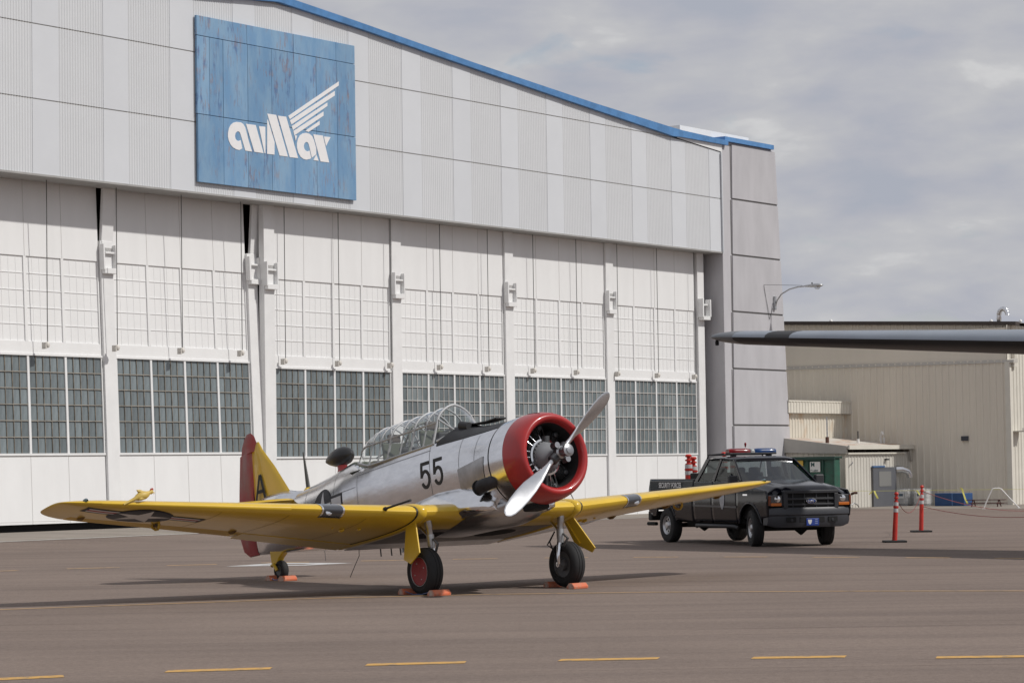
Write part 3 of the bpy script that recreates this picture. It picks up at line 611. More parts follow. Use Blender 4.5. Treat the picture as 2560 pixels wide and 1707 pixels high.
for txt, sz, y, z in (('M', .24, 1.08, 1.67), ('761-0546', .10, 1.10, 1.48)):
    me = textmesh(txt, sz, .004, .95); link('lettering', me, st, DP, loc=(-.078, y, z), rot=(R(90), 0, R(-90)))
m = MB()
for y in (.15, 1.9): m.lathe([(-.04, .10), (.04, .10)], 'y', (.2, y, .1), 14, cap=(True, True))
m.build('caster', BLACK, DP)
# IBC totes
TOTE = mat('tote_plastic', (.78, .77, .74), .5, var=.2, vscale=4)
def tote(x, y, lab, sticker):
    t = thing('liquid_tote', lab, 'tote', (x, y, 0), PHI - math.pi / 2)
    w_ = .60; MB().box(.03, w_ - .03, .03, .57, .08, .66).build('tank', TOTE, t, bevel=.03)
    MB().box(0, w_, 0, .6, .0, .07).build('pallet', GALV, t)
    m = MB()
    for i in range(6):
        for yy in (0, .6): m.tube([(w_ * i / 5, yy, .05), (w_ * i / 5, yy, .69)], .011, 5)
        for xx in (0, w_): m.tube([(xx, .6 * i / 5, .05), (xx, .6 * i / 5, .69)], .011, 5)
    for z in (.2, .36, .52, .69): m.tube([(0, 0, z), (w_, 0, z), (w_, .6, z), (0, .6, z), (0, 0, z)], .012, 5)
    m.build('cage', mat('cage_zinc', (.62, .63, .64), .45, metal=.2), t)
    if sticker: MB().box(.16, .42, -.03, -.02, .30, .52).build('label_plate', MATS['sticker_white'], t); MB().box(.20, .38, -.036, -.031, .40, .50).build('label_print', mat('print_grey', (.10, .14, .18), .6), t)
    MB().lathe([(0, .07), (.05, .07)], 'z', (.3, .3, .66), 12, cap=(True, True)).build('cap', PIPEW, t)
    return t
for i, (lab, stk) in enumerate((('caged pale liquid tote beside the open grey door', True), ('caged pale liquid tote standing between two other totes', True), ('caged pale liquid tote beside the blue bin', True))):
    p = Vector((14.98, 105.9)).lerp(Vector((16.30, 104.9)), i / 2); tote(p.x, p.y, lab, stk)
# blue bin
BB = thing('blue_bin', 'low blue two-panel bin beside the caged totes', 'bin', (16.95, 103.5, 0), -math.pi / 4 + .08)
BLUEB = mat('bin_blue', (.022, .075, .21), .5, var=.2, vscale=4)
m = MB(); m.box(0, 1.36, 0, .7, 0, .52); m.build('bin_body', BLUEB, BB, bevel=.03)
MB().box(.80, .84, -.012, .0, .02, .50).build('panel_joint', mat('bin_joint', (.10, .20, .42), .5), BB)
# picnic table
WOOD = mat('red_brown_wood', (.11, .035, .030), .7, var=.3, vscale=10)
PT = thing('picnic_table', 'low dark red wooden picnic table against the beige wall', 'table', (17.75, 100.6, 0), -.35)
for i in range(4): MB().box(0, 1.5, -.22 + i * .115, -.22 + i * .115 + .10, .26, .285).build('plank', WOOD, PT)
for y in (-.45, .40): MB().box(0, 1.5, y, y + .12, .13, .15).build('bench_plank', WOOD, PT)
for x in (.25, 1.25):
    for sgn in (-1, 1): MB().tube([(x, .0 + sgn * .12, .26), (x, sgn * .45, 0)], .022, 6).build('leg', WOOD, PT)
    MB().box(x - .02, x + .02, -.45, .5, .11, .13).build('crossbar', WOOD, PT)
# pale tube frame
FR = thing('pipe_frame', 'white bent pipe A-frame standing before the picnic table', 'frame', (17.56, 96.0, 0), -.12)
MB().tube([(0, 0, .02), (.16, 0, .40), (.32, 0, .72), (.36, 0, .755), (.44, 0, .765), (.58, 0, .765), (.66, 0, .73), (.95, 0, .40), (1.30, 0, .02)], .024, 10).build('bent_pipe', PIPEW, FR, smooth=60)
MB().box(-.06, .06, -.05, .05, 0, .025).build('foot_plate', PIPEW, FR); MB().box(1.24, 1.36, -.05, .05, 0, .025).build('foot_plate', PIPEW, FR)
# caution tape with flutters
TAPE = mat('yellow_tape', (.62, .58, .14), .5)
CT = thing('caution_tape', 'yellow caution tape strung across the yard with loose fluttering ends', 'tape', (0, 0, 0))
m = MB(); pts = [(12.4, 102, .92), (13.19, 102, .68), (15, 102, .665), (17, 102, .66), (19, 102, .655), (21.5, 102, .63)]
v = []
for p in pts: v += [(p[0], p[1], p[2] - .006), (p[0], p[1], p[2] + .006)]
m.add(v, [(2 * i, 2 * i + 2, 2 * i + 3, 2 * i + 1) for i in range(len(pts) - 1)]); m.build('tape_band', TAPE, CT)
for pl in ([(14.12, .53), (14.22, .64), (14.32, .66), (14.36, .55), (14.45, .36)], [(15.90, .67), (16.0, .66), (16.1, .52), (16.2, .36)], [(17.72, .74), (17.80, .70), (17.86, .5), (17.92, .3), (18.02, .09)]):
    v = []
    for i, (x, z) in enumerate(pl): v += [(x - .035, 101.97 + .03 * math.sin(i * 2), z), (x + .035, 101.99 - .03 * math.sin(i * 2), z + .01)]
    MB().add(v, [(2 * i, 2 * i + 2, 2 * i + 3, 2 * i + 1) for i in range(len(pl) - 1)]).build('loose_end', TAPE, CT, smooth=80)
MB().tube([(12.4, 102, 0), (12.4, 102, .95)], .02, 8).build('tape_stake', GALV, CT); MB().tube([(21.5, 102, 0), (21.5, 102, .68)], .02, 8).build('tape_stake', GALV, CT)

# delineator posts
ORANGE = mat('delineator_orange', (.55, .030, .018), .5, var=.2, vscale=5)
REFL = mat('reflective_band', (.50, .50, .50), .4)
def delineator(loc, lab, tilt=(0, 0), H=1.10, base=True, group=None, fat=1.0):
    t = thing('delineator_post', lab, 'delineator', loc, 0, group); t.rotation_euler = (tilt[0], tilt[1], 0)
    s = H / 1.10; t.scale = (fat, fat, 1)
    MB().lathe([(.03, .060), (.06, .058), (.85 * s, .050), (.90 * s, .048), (.905 * s, .03), (.95 * s, .028), (.955 * s, .05), (.985 * s, .05), (.99 * s, .028), (1.03 * s, .024), (1.04 * s, .045), (1.07 * s, .05), (1.10 * s, .03)], 'z', (0, 0, 0), 18, cap=(True, True)).build('tube', ORANGE, t, smooth=35)
    for z0, z1 in ((.66 * s, .74 * s), (.80 * s, .88 * s)): MB().lathe([(z0, .0565), (z1, .0545)], 'z', (0, 0, 0), 18).build('reflective_band', REFL, t, smooth=60)
    MB().lathe([(.755 * s, .054), (.76 * s, .060), (.785 * s, .060), (.79 * s, .053)], 'z', (0, 0, 0), 18).build('collar', ORANGE, t, smooth=35)
    if base: MB().box(-.25, .25, -.25, .25, 0, .045).build('rubber_base', BLACK, t, bevel=.015, rot=(-tilt[0], -tilt[1], 0))
    return t
delineator((8.55, 57.84, 0), 'scuffed dark red delineator post with black base beside the pickup truck', (0, R(3.5)), 1.13)
delineator((10.43, 65.9, 0), 'bright red delineator post with rope tied to its top', (0, R(2.2)), 1.20)
ROPE = mat('red_rope', (.22, .05, .045), .8)
def rope(pts, lab, r=.008):
    o = MB().tube(pts, r, 6).build('barrier_rope', ROPE, smooth=60); return tag(o, lab, 'rope')
def sag(a, b, d, n=14):
    a, b = Vector(a), Vector(b); return [tuple(a.lerp(b, i / n) - Vector((0, 0, d * 4 * (i / n) * (1 - i / n)))) for i in range(n + 1)]
rope(sag((8.60, 57.84, 1.02), (10.43, 65.8, .98), .42), 'pinkish barrier rope sagging between the two delineator posts')
rope(sag((10.45, 65.9, .66), (14.2, 62.5, .62), .26), 'dark red barrier rope sagging from the waist of the rope-tied delineator')
rope(sag((10.48, 66.0, 1.05), (16.2, 78, .30), .22), 'thin red barrier rope running down from the top of a delineator post')

# ------------------------------------------------------------------ grey wing of another aircraft
GW = thing('aircraft_wing', 'dark grey wing of another aircraft reaching in above the delineator posts', 'wing', (0, 0, 0))
GREYW = mat('wing_grey', (.235, .265, .31), .40, var=.10, vscale=1.5)
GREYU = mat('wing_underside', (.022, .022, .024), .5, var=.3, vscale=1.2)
GREYB = mat('wing_band_black', (.030, .030, .032), .6)
A0, A1 = Vector((4.30, 57.5, 4.68)), Vector((9.91, 49.5, 4.10))
spd = (A1 - A0); spl = spd.length; spu = spd.normalized(); aft = Vector((.80, .60, -.02)).normalized()
def gw_sec(t):
    """t metres from the tip"""
    c = A0 + spu * t; ch = 1.9 + .14 * t; th_ = .30 + .024 * t
    if t < .9: k = math.sqrt(max(0.0, 1 - ((.9 - t) / .9) ** 2)); th_ *= (.12 + .88 * k); ch_k = (.25 + .75 * k)
    else: ch_k = 1
    ring = []; cc = [(1 - math.cos(math.pi * i / 14)) / 2 for i in range(15)]
    f = lambda x: 5 * .2 * (.2969 * math.sqrt(x) - .126 * x - .3516 * x * x + .2843 * x ** 3 - .1036 * x ** 4)
    off = (1 - ch_k) * ch * .18
    for x in cc: ring.append(tuple(c + aft * (x * ch * ch_k + off) + Vector((0, 0, f(x) * th_ * 5))))
    for x in cc[-2:0:-1]: ring.append(tuple(c + aft * (x * ch * ch_k + off) - Vector((0, 0, f(x) * th_ * 4.6))))
    return ring
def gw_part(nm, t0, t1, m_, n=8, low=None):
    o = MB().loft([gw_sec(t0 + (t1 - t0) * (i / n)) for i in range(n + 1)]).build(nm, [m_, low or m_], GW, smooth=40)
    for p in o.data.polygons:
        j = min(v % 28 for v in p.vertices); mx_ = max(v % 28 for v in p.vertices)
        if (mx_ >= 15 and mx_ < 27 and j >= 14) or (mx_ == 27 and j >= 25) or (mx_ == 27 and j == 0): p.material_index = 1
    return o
gw_part('tip_cap', .02, 1.0, mat('wing_tip_grey', (.15, .16, .175), .4, var=.15, vscale=3), 10)
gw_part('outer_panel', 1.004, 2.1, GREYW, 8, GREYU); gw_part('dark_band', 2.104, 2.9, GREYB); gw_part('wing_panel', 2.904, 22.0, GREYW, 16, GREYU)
c = A0 + spu * .25 + Vector((0, 0, -.13)); MB().lathe([(-.06, .01), (-.05, .04), (.02, .045), (.06, .03)], 'z', tuple(c + aft * .2), 10, cap=(True, True)).build('navigation_light', DARK, GW, smooth=50)

# ------------------------------------------------------------------ the trainer aircraft
# airframe axes: x forward, ys to starboard (mirrored to Blender's left-handed y), z up; origin on the ground between the main wheels
YAW, TH, PX, PY, PRL = -.9356, .1712, -.2616, 37.775, .0066
AP = thing('trainer_airplane', 'silver and yellow propeller trainer airplane with red cowling parked on the apron', 'airplane')
def airw(x, ys, z):
    X = x * math.cos(TH) - z * math.sin(TH); Z = x * math.sin(TH) + z * math.cos(TH)
    Z2 = Z * math.cos(PRL) - ys * math.sin(PRL); Y = ys * math.cos(PRL) + Z * math.sin(PRL)
    return Vector((PX + X * math.cos(YAW) + Y * math.sin(YAW), PY + X * math.sin(YAW) - Y * math.cos(YAW), Z2))
o_ = airw(0, 0, 0); ex_ = airw(1, 0, 0) - o_; ey_ = airw(0, -1, 0) - o_; ez_ = airw(0, 0, 1) - o_
AP.matrix_world = Matrix(((ex_.x, ey_.x, ez_.x, o_.x), (ex_.y, ey_.y, ez_.y, o_.y), (ex_.z, ey_.z, ez_.z, o_.z), (0, 0, 0, 1)))
def A(x, ys, z): return (x, -ys, z)
def airloc(x, ys, z): return airw(x, ys, z)

ALU = mat('bare_aluminium', (.86, .865, .885), .18, metal=1.0, var=.12, vscale=2.2, stretch=(1.6, 1, 5), bump=.10, bscale=2.4, bstretch=(1, 1, 2.5))
ALUD = mat('aluminium_worn', (.52, .52, .53), .32, metal=1.0, var=.3, vscale=4, bump=.08, bscale=5)
YEL = mat('yellow_paint', (.69, .45, .028), .30, var=.10, vscale=2, coat=.35)
REDP = mat('red_paint', (.42, .018, .018), .32, var=.22, vscale=3, coat=.3, col2=(.33, .022, .022))
RUDR = mat('faded_red', (.33, .035, .035), .5, col2=(.27, .12, .11), vscale=2.3, stretch=(1, 1, .5), lo=.34, hi=.55)
BLKP = mat('black_paint', (.014, .014, .016), .55)
ANTI = mat('antiglare_black', (.035, .036, .040), .62, var=.3, vscale=6)
TYRE = mat('tyre', (.016, .016, .017), .82, bump=.08, bscale=50)
CHROME = mat('chrome', (.82, .83, .85), .10, metal=1.0)
ENG = mat('engine_grey', (.10, .105, .11), .45, metal=.4)
ENGD = mat('engine_dark', (.11, .11, .112), .45, metal=.4)
OLIVE = mat('cockpit_green', (.075, .085, .055), .7)
CANV = mat('canvas_tan', (.33, .30, .20), .8)

# fuselage stations: x, top, bottom, half width, exponent, flat deck height (99 = closed)
FT = [(1.03, 2.365, 1.065, .648, 2.0), (.85, 2.375, 1.05, .635, 2.05), (.5, 2.39, 1.02, .60, 2.2), (.1, 2.44, 1.0, .565, 2.35), (-.15, 2.52, .99, .545, 2.4), (-.45, 2.60, .98, .535, 2.5), (-1.5, 2.60, .98, .53, 2.5), (-2.3, 2.60, 1.02, .50, 2.5), (-2.9, 2.57, 1.10, .455, 2.4), (-3.3, 2.54, 1.165, .425, 2.3), (-4.0, 2.445, 1.25, .36, 2.2), (-4.9, 2.375, 1.36, .275, 2.1), (-5.5, 2.34, 1.435, .21, 2.0), (-6.3, 2.28, 1.52, .11, 2.0), (-6.62, 2.25, 1.56, .05, 2.0)]
RAIL = 2.305
def fus(x):
    t, b, h, n = interp(FT, x); return (t + b) / 2, (t - b) / 2, h, n
def fus_y(x, z):
    zm, hh, h, n = fus(x); q = min(1, abs((z - zm) / hh)); return h * max(0, 1 - q ** n) ** (1 / n)
def fus_clip(x):
    if -.45 >= x >= -2.55: return RAIL
    if x > -.45: return RAIL + max(0, (x + .45)) / .33 * .24 if x < -.12 else 99
    return RAIL + (-2.55 - x) / .72 * .235 if x > -3.27 else 99
stn = [1.03 - 7.65 * i / 90 for i in range(91)]; NR = 56
rings = []
for x in stn:
    zm, hh, h, n = fus(x); cl = fus_clip(x); ring = []
    for k in range(NR):
        a = 2 * math.pi * k / NR + math.pi / NR; c_, s_ = math.cos(a), math.sin(a)
        y = h * math.copysign(abs(c_) ** (2 / n), c_); z = zm + hh * math.copysign(abs(s_) ** (2 / n), s_)
        if z > cl: y = math.copysign(min(abs(y), fus_y(x, cl)), y); z = cl
        ring.append(A(x, y, z))
    rings.append(ring)
fm = MB().loft(rings, True, (True, True))
fo = fm.build('fuselage', [ALU, ANTI, OLIVE], AP, smooth=35)
for p in fo.data.polygons:
    c = p.center
    if -3.2 < c.x < -.52 and abs(p.normal.z) > .8 and c.z > 2.28 and abs(c.y) < .42: p.material_index = 2
rings = []
for i in range(31):
    x = -.46 + 1.48 * i / 30; zm, hh, h, n = fus(x); cl = fus_clip(x); ring = []
    a0 = math.asin(min(1, ((2.25 - zm) / hh)) ** (n / 2))
    for k in range(33):
        a = a0 + (math.pi - 2 * a0) * k / 32; c_, s_ = math.cos(a), math.sin(a)
        y = h * math.copysign(abs(c_) ** (2 / n), c_); z = zm + hh * abs(s_) ** (2 / n)
        if z > cl: y = math.copysign(min(abs(y), fus_y(x, cl)), y); z = cl
        ring.append(A(x, y * 1.004, z + .004))
    rings.append(ring)
MB().loft(rings, False).build('antiglare_panel', ANTI, fo, smooth=60)
# panel joints on the fuselage skin
def fus_pt(x, z, side, off=.003): return A(x, side * (fus_y(x, z) + off), z)
sm = mat('panel_joint', (.25, .25, .26), .5, metal=.8)
for side in (1, -1):
    jl = MB()
    for x in (.62, .18, -.62, -2.75, -3.55, -4.6):
        zs_ = [1.15 + (min(fus_clip(x), fus(x)[0] + fus(x)[1] * .86) - 1.17) * i / 14 for i in range(15)]
        v = []
        for z in zs_: v += [fus_pt(x - .004, z, side), fus_pt(x + .004, z, side)]
        jl.add(v, [(2 * i, 2 * i + 1, 2 * i + 3, 2 * i + 2) for i in range(14)])
    for z, xa, xb in ((2.22, -.6, -2.7), (2.05, -2.8, -4.5), (1.45, -.6, -3.5)):
        v = []
        for i in range(25):
            x = xa + (xb - xa) * i / 24; zz = z
            v += [fus_pt(x, zz - .004, side), fus_pt(x, zz + .004, side)]
        jl.add(v, [(2 * i, 2 * i + 1, 2 * i + 3, 2 * i + 2) for i in range(24)])
    jl.build('panel_joints', sm, fo)
# accessory-section inspection hatch (duller metal)
for side in (1,):
    me = decal([([(.16, 1.48), (.86, 1.50), (.90, 1.86), (.14, 1.80)], 0)], lambda x, z: fus_pt(x, z, side, .006), .05); link('inspection_hatch', me, ALUD, fo, smooth=60)
# numbers 55
def five(x0, z0, w, h):
    t = .052; r = w / 2 - t / 2; cx = x0 + w / 2; zc = z0 + r * 1.22 + t / 2
    top = [(x0 + w - .01, z0 + h - t / 2), (x0 + t / 2 + .015, z0 + h - t / 2)]
    stem = [(x0 + t / 2 + .012, z0 + h), (x0 + t / 2, zc + .03)]
    bowl = [(cx + r * math.cos(a), zc + r * 1.22 * math.sin(a)) for a in [R(150 - 18 * i) for i in range(18)]]
    return stroke(top, t) + stroke(stem, t) + stroke(bowl, t)
for x0 in (-.875, -.53):
    me = decal([(q, 0) for q in five(x0, 1.665, .25, .41)], lambda x, z: fus_pt(x, z, 1, .005), .05); link('number_five', me, BLKP, fo)
# fuselage star and bars
NAVY = mat('insignia_navy', (.016, .018, .026), .5); INSW = mat('insignia_white', (.62, .62, .62), .5); INSR = mat('insignia_red', (.36, .03, .035), .5)
def insignia(cx, cy, r, fn, off, sx=1.0, vert=False):
    P = lambda poly: [(cx + u * sx, cy + v) for u, v in poly]
    lay = [([(P([(-2.05 * r, -.08 * r), (2.05 * r, -.08 * r), (2.05 * r, .56 * r), (-2.05 * r, .56 * r)]), 0), (P(circle(0, 0, 1.06 * r)), 0)], 1),
           ([(P([(-1.93 * r, .04 * r), (-.9 * r, .04 * r), (-.9 * r, .44 * r), (-1.93 * r, .44 * r)]), 1), (P([(.9 * r, .04 * r), (1.93 * r, .04 * r), (1.93 * r, .44 * r), (.9 * r, .44 * r)]), 1)], 2),
           ([(P([(-1.93 * r, .17 * r), (-.9 * r, .17 * r), (-.9 * r, .31 * r), (-1.93 * r, .31 * r)]), 2), (P([(.9 * r, .17 * r), (1.93 * r, .17 * r), (1.93 * r, .31 * r), (.9 * r, .31 * r)]), 2)], 3),
           ([(P(circle(0, 0, .98 * r)), 0)], 4), ([(P(star5(0, 0, .96 * r)), 1)], 5)]
    out = []
    for polys, k in lay:
        for q, pm in enumerate(polys): out.append(decal([pm], lambda u, v: fn(u, v, off * (k + .3 * q)), .07))
    return out
for me in insignia(-3.93, 1.86, .33, lambda x, z, o: fus_pt(x, z, 1, .002 + o), .0015): link('fuselage_insignia', me, [NAVY, mat('insignia_silver', (.55, .56, .58), .4), mat('insignia_silver', (.55, .56, .58), .4)], fo)

# cowling
CZ = 1.715
def ring_x(x, r, n=64, dz=0): return [A(x, r * math.cos(2 * math.pi * k / n), CZ + dz + r * math.sin(2 * math.pi * k / n)) for k in range(n)]
prof = [(1.70, .472), (1.745, .482), (1.782, .508), (1.80, .540), (1.79, .572), (1.755, .599), (1.69, .624), (1.60, .644), (1.50, .656), (1.40, .662)]
MB().loft([ring_x(x, r) for x, r in [(1.10, .50), (1.45, .470), (1.702, .471)]], True, (False, False)).build('cowl_lining', mat('lining_black', (.015, .015, .016), .7), AP, smooth=60)
MB().loft([ring_x(x, r) for x, r in prof], True, (False, False)).build('cowling', REDP, AP, smooth=60)
MB().loft([ring_x(x, r) for x, r in [(1.398, .640), (1.398, .662), (1.2, .664), (1.06, .660), (1.05, .64)]], True, (False, False)).build('rear_cowling', ALU, AP, smooth=40)
MB().loft([ring_x(x, r) for x, r in [(1.03, .60), (1.03, .66)]], True, (False, False)).build('firewall', ENGD, AP)
MB().loft([ring_x(1.06, r) for r in (.02, .45, .64)], True, (False, False)).build('baffle', mat('baffle_black', (.012, .012, .012), .8), AP)
m = MB()
for a in (R(78), R(100)): m.tube([A(1.70 - .27 * i / 6, .0 + (interp(sorted([(q[0], q[1]) for q in prof[3:]]), 1.70 - .27 * i / 6)[0] + .003) * math.cos(a), CZ + (interp(sorted([(q[0], q[1]) for q in prof[3:]]), 1.70 - .27 * i / 6)[0] + .003) * math.sin(a)) for i in range(7)], .004, 5)
m.build('cowl_latch_line', mat('dark_red', (.15, .01, .01), .5), AP)
# engine
EN = MB().loft([ring_x(x, r, 36) for x, r in [(1.36, .25), (1.50, .25), (1.53, .24), (1.57, .225), (1.62, .195), (1.67, .15), (1.71, .10), (1.75, .075), (1.80, .065)]], True, (True, True)).build('engine_crankcase', mat('crankcase_grey', (.22, .23, .245), .42), AP, smooth=40)
MB().loft([ring_x(x, r, 48) for x, r in [(1.515, .245), (1.528, .268), (1.55, .268), (1.556, .24)]], True, (False, False)).build('chrome_ring', CHROME, EN, smooth=60)
m = MB()
for k in range(24):
    a = 2 * math.pi * k / 24; c = (1.575, .222 * math.cos(a), CZ + .222 * math.sin(a)); m.lathe([(-.02, .009), (.018, .009)], 'x', A(*c), 6, cap=(True, True))
tag(m.build('flange_bolts', ENGD, EN, smooth=40), kind='stuff')
for k in range(9):
    a = 2 * math.pi * k / 9 + math.pi / 2; dy, dz = math.cos(a), math.sin(a); m = MB(); rr = []; pts = []
    for i in range(11):
        t = .25 + .20 * i / 10
        for e, q in ((0, .075), (.008, .092), (.012, .092)): pts.append(A(1.36, dy * (t + e), CZ + dz * (t + e))); rr.append(q)
    m.tube(pts, rr, 14); cyl = m.build('engine_cylinder', ENGD, EN, smooth=30)
    for sgn in (-1, 1):
        a2_ = a + sgn * .16; a3 = a + sgn * .13
        m = MB().tube([A(1.53, .25 * math.cos(a2_), CZ + .25 * math.sin(a2_)), A(1.46, .475 * math.cos(a3), CZ + .475 * math.sin(a3))], .012, 8); m.build('pushrod_tube', CHROME, EN, smooth=60)
    c = A(1.46, .44 * dy, CZ + .44 * dz); MB().lathe([(-.04, .035), (.03, .04), (.05, .02)], 'x', c, 10, cap=(True, True)).build('rocker_box', ENG, EN, smooth=40)
MB().tube([A(1.58, .05, CZ - .24), A(1.53, .05, CZ - .44)], .028, 10).build('oil_sump', ENG, EN, smooth=60)
MB().tube([A(1.55, -.03, CZ + .18), A(1.56, -.03, CZ + .30)], [.05, .06], 12).build('propeller_governor', ENG, EN, smooth=40)
# propeller
PSI = .8875
PR = MB().loft([ring_x(x, r, 28) for x, r in [(1.74, .05), (1.78, .085), (1.86, .10), (1.93, .095), (1.95, .07), (2.05, .065), (2.055, .088), (2.10, .088), (2.11, .05), (2.125, .05), (2.13, .02)]], True, (True, True)).build('propeller', mat('hub_steel', (.42, .42, .43), .3, metal=1.0), AP, smooth=35)
BLADE = mat('blade_polished', (.74, .745, .76), .24, metal=1.0, var=.12, vscale=6)
for sgn in (1, -1):
    rings = []
    rad = Vector((0, -sgn * math.sin(PSI), sgn * math.cos(PSI))); tan = Vector((0, sgn * math.cos(PSI), sgn * math.sin(PSI)))   # (x, ys, z)
    for r_, ch, tk, tw in ((.08, .085, .085, 60), (.20, .08, .08, 58), (.28, .09, .07, 52), (.40, .135, .05, 45), (.55, .185, .034, 38), (.75, .225, .024, 31), (.95, .235, .018, 26), (1.12, .222, .014, 22), (1.25, .185, .011, 20), (1.32, .135, .009, 19), (1.355, .085, .007, 19), (1.3716, .02, .004, 19)):
        tw = R(tw); cd = tan * math.cos(tw) + Vector((1, 0, 0)) * math.sin(tw); nd_ = Vector((1, 0, 0)) * math.cos(tw) - tan * math.sin(tw)
        rings.append([A(*(Vector((1.86, 0, CZ)) + rad * r_ + cd * ch / 2 * math.cos(2 * math.pi * k / 18) + nd_ * tk / 2 * math.sin(2 * math.pi * k / 18))) for k in range(18)])
    MB().loft(rings).build('blade', BLADE, PR, smooth=50)
    MB().tube([A(*(Vector((1.86, 0, CZ)) + rad * r_)) for r_ in (.06, .10, .17, .185)], [.075, .08, .075, .06], 18).build('blade_clamp', mat('hub_dark', (.10, .10, .105), .4, metal=.8), PR, smooth=40)
    q = Vector((1.90, 0, CZ)) + tan * .13; MB().tube([A(*(q - Vector((.05, 0, 0)))), A(*(q + Vector((.06, 0, 0))))], [.05, .045], 12).build('counterweight', mat('hub_steel', (.42, .42, .43), .3, metal=1.0), PR, smooth=40)
# exhaust and lower cowl intake
MB().tube([A(1.12, .50, 1.50), A(1.02, .60, 1.46), A(.90, .66, 1.44), A(.74, .68, 1.41)], [.07, .09, .10, .11], 18, cap=False).build('exhaust_stack', mat('exhaust_burnt', (.05, .048, .05), .55, metal=.5, var=.4, vscale=8), AP, smooth=60)
MB().tube([A(.80, .705, 1.42), A(.801, .705, 1.42)], [.108, .001], 18).build('exhaust_bore', DARK, AP)
m = MB(); m.box(1.05, 1.35, -.16, .12, 1.0, 1.10); m.build('oil_cooler_intake', DARK, AP, bevel=.03)
MB().loft([[A(x, .05 + w_ * math.cos(2 * math.pi * k / 20), zc + h_ * math.sin(2 * math.pi * k / 20)) for k in range(20)] for x, zc, w_, h_ in ((1.04, 1.19, .10, .04), (1.0, 1.16, .30, .13), (.75, 1.09, .50, .19), (.35, 1.04, .58, .16), (-.2, 1.03, .56, .12), (-.9, 1.02, .5, .08))]).build('lower_cowl', ALUD, AP, smooth=50)

# wings
YJ, XJ, ZJ, CH = 1.41, .355, 1.16, 2.32
def wparm(y):
    y = abs(y); xle = XJ - .21 * max(0, y - YJ); xte = XJ - CH + .02 * max(0, y - YJ); z = ZJ + .091 * max(0, y - YJ); tk = .155 - .045 * min(1, y / 6.4)
    if y > 5.75:
        k = math.sqrt(max(0, 1 - ((y - 5.75) / .72) ** 2)); kk = k ** .75
        c = xle - xte; xte = xte + c * .62 * (1 - kk) * .6; xle = xle - c * .40 * (1 - k ** .6) * .6; tk *= (.25 + .75 * k); z += .03 * (1 - k)
    return xle, xle - xte, z, tk
def wpt(y, c, side, off=0.0):
    xle, ch, z, tk = wparm(y); c = max(0, min(1, c))
    yt = 5 * tk * (.2969 * math.sqrt(c) - .126 * c - .3516 * c * c + .2843 * c ** 3 - .1036 * c ** 4); cb = .02 * (1 - ((c - .4) / (.6 if c > .4 else .4)) ** 2)
    return A(xle - c * ch, y, z + ch * (cb + side * yt) - c * ch * (.074 - .0125 * max(0, abs(y) - YJ)) + side * off)
def wsec(y, c0, c1, n=16):
    cc = [c0 + (c1 - c0) * (1 - math.cos(math.pi * i / n)) / 2 if c0 == 0 else c0 + (c1 - c0) * i / n for i in range(n + 1)]
    if c0 == 0 and c1 < 1: cc = [c1 * (1 - math.cos(math.pi * i / n / 2 * 1.0)) for i in range(n + 1)]
    up_ = [wpt(y, c, 1) for c in reversed(cc)]; lo_ = [wpt(y, c, -1) for c in (cc[1:] if c0 == 0 else cc)]
    if c1 == 1: lo_ = lo_[:-1]
    return up_ + lo_
def wloft(mb, ys, c0, c1, n=16): return mb.loft([wsec(y, c0, c1, n) for y in ys])
wc = MB(); wloft(wc, [-YJ + 2 * YJ * i / 12 for i in range(13)], 0, 1); wc.build('wing_center_section', YEL, AP, smooth=40)
AIL0, AIL1 = 3.35, 6.0
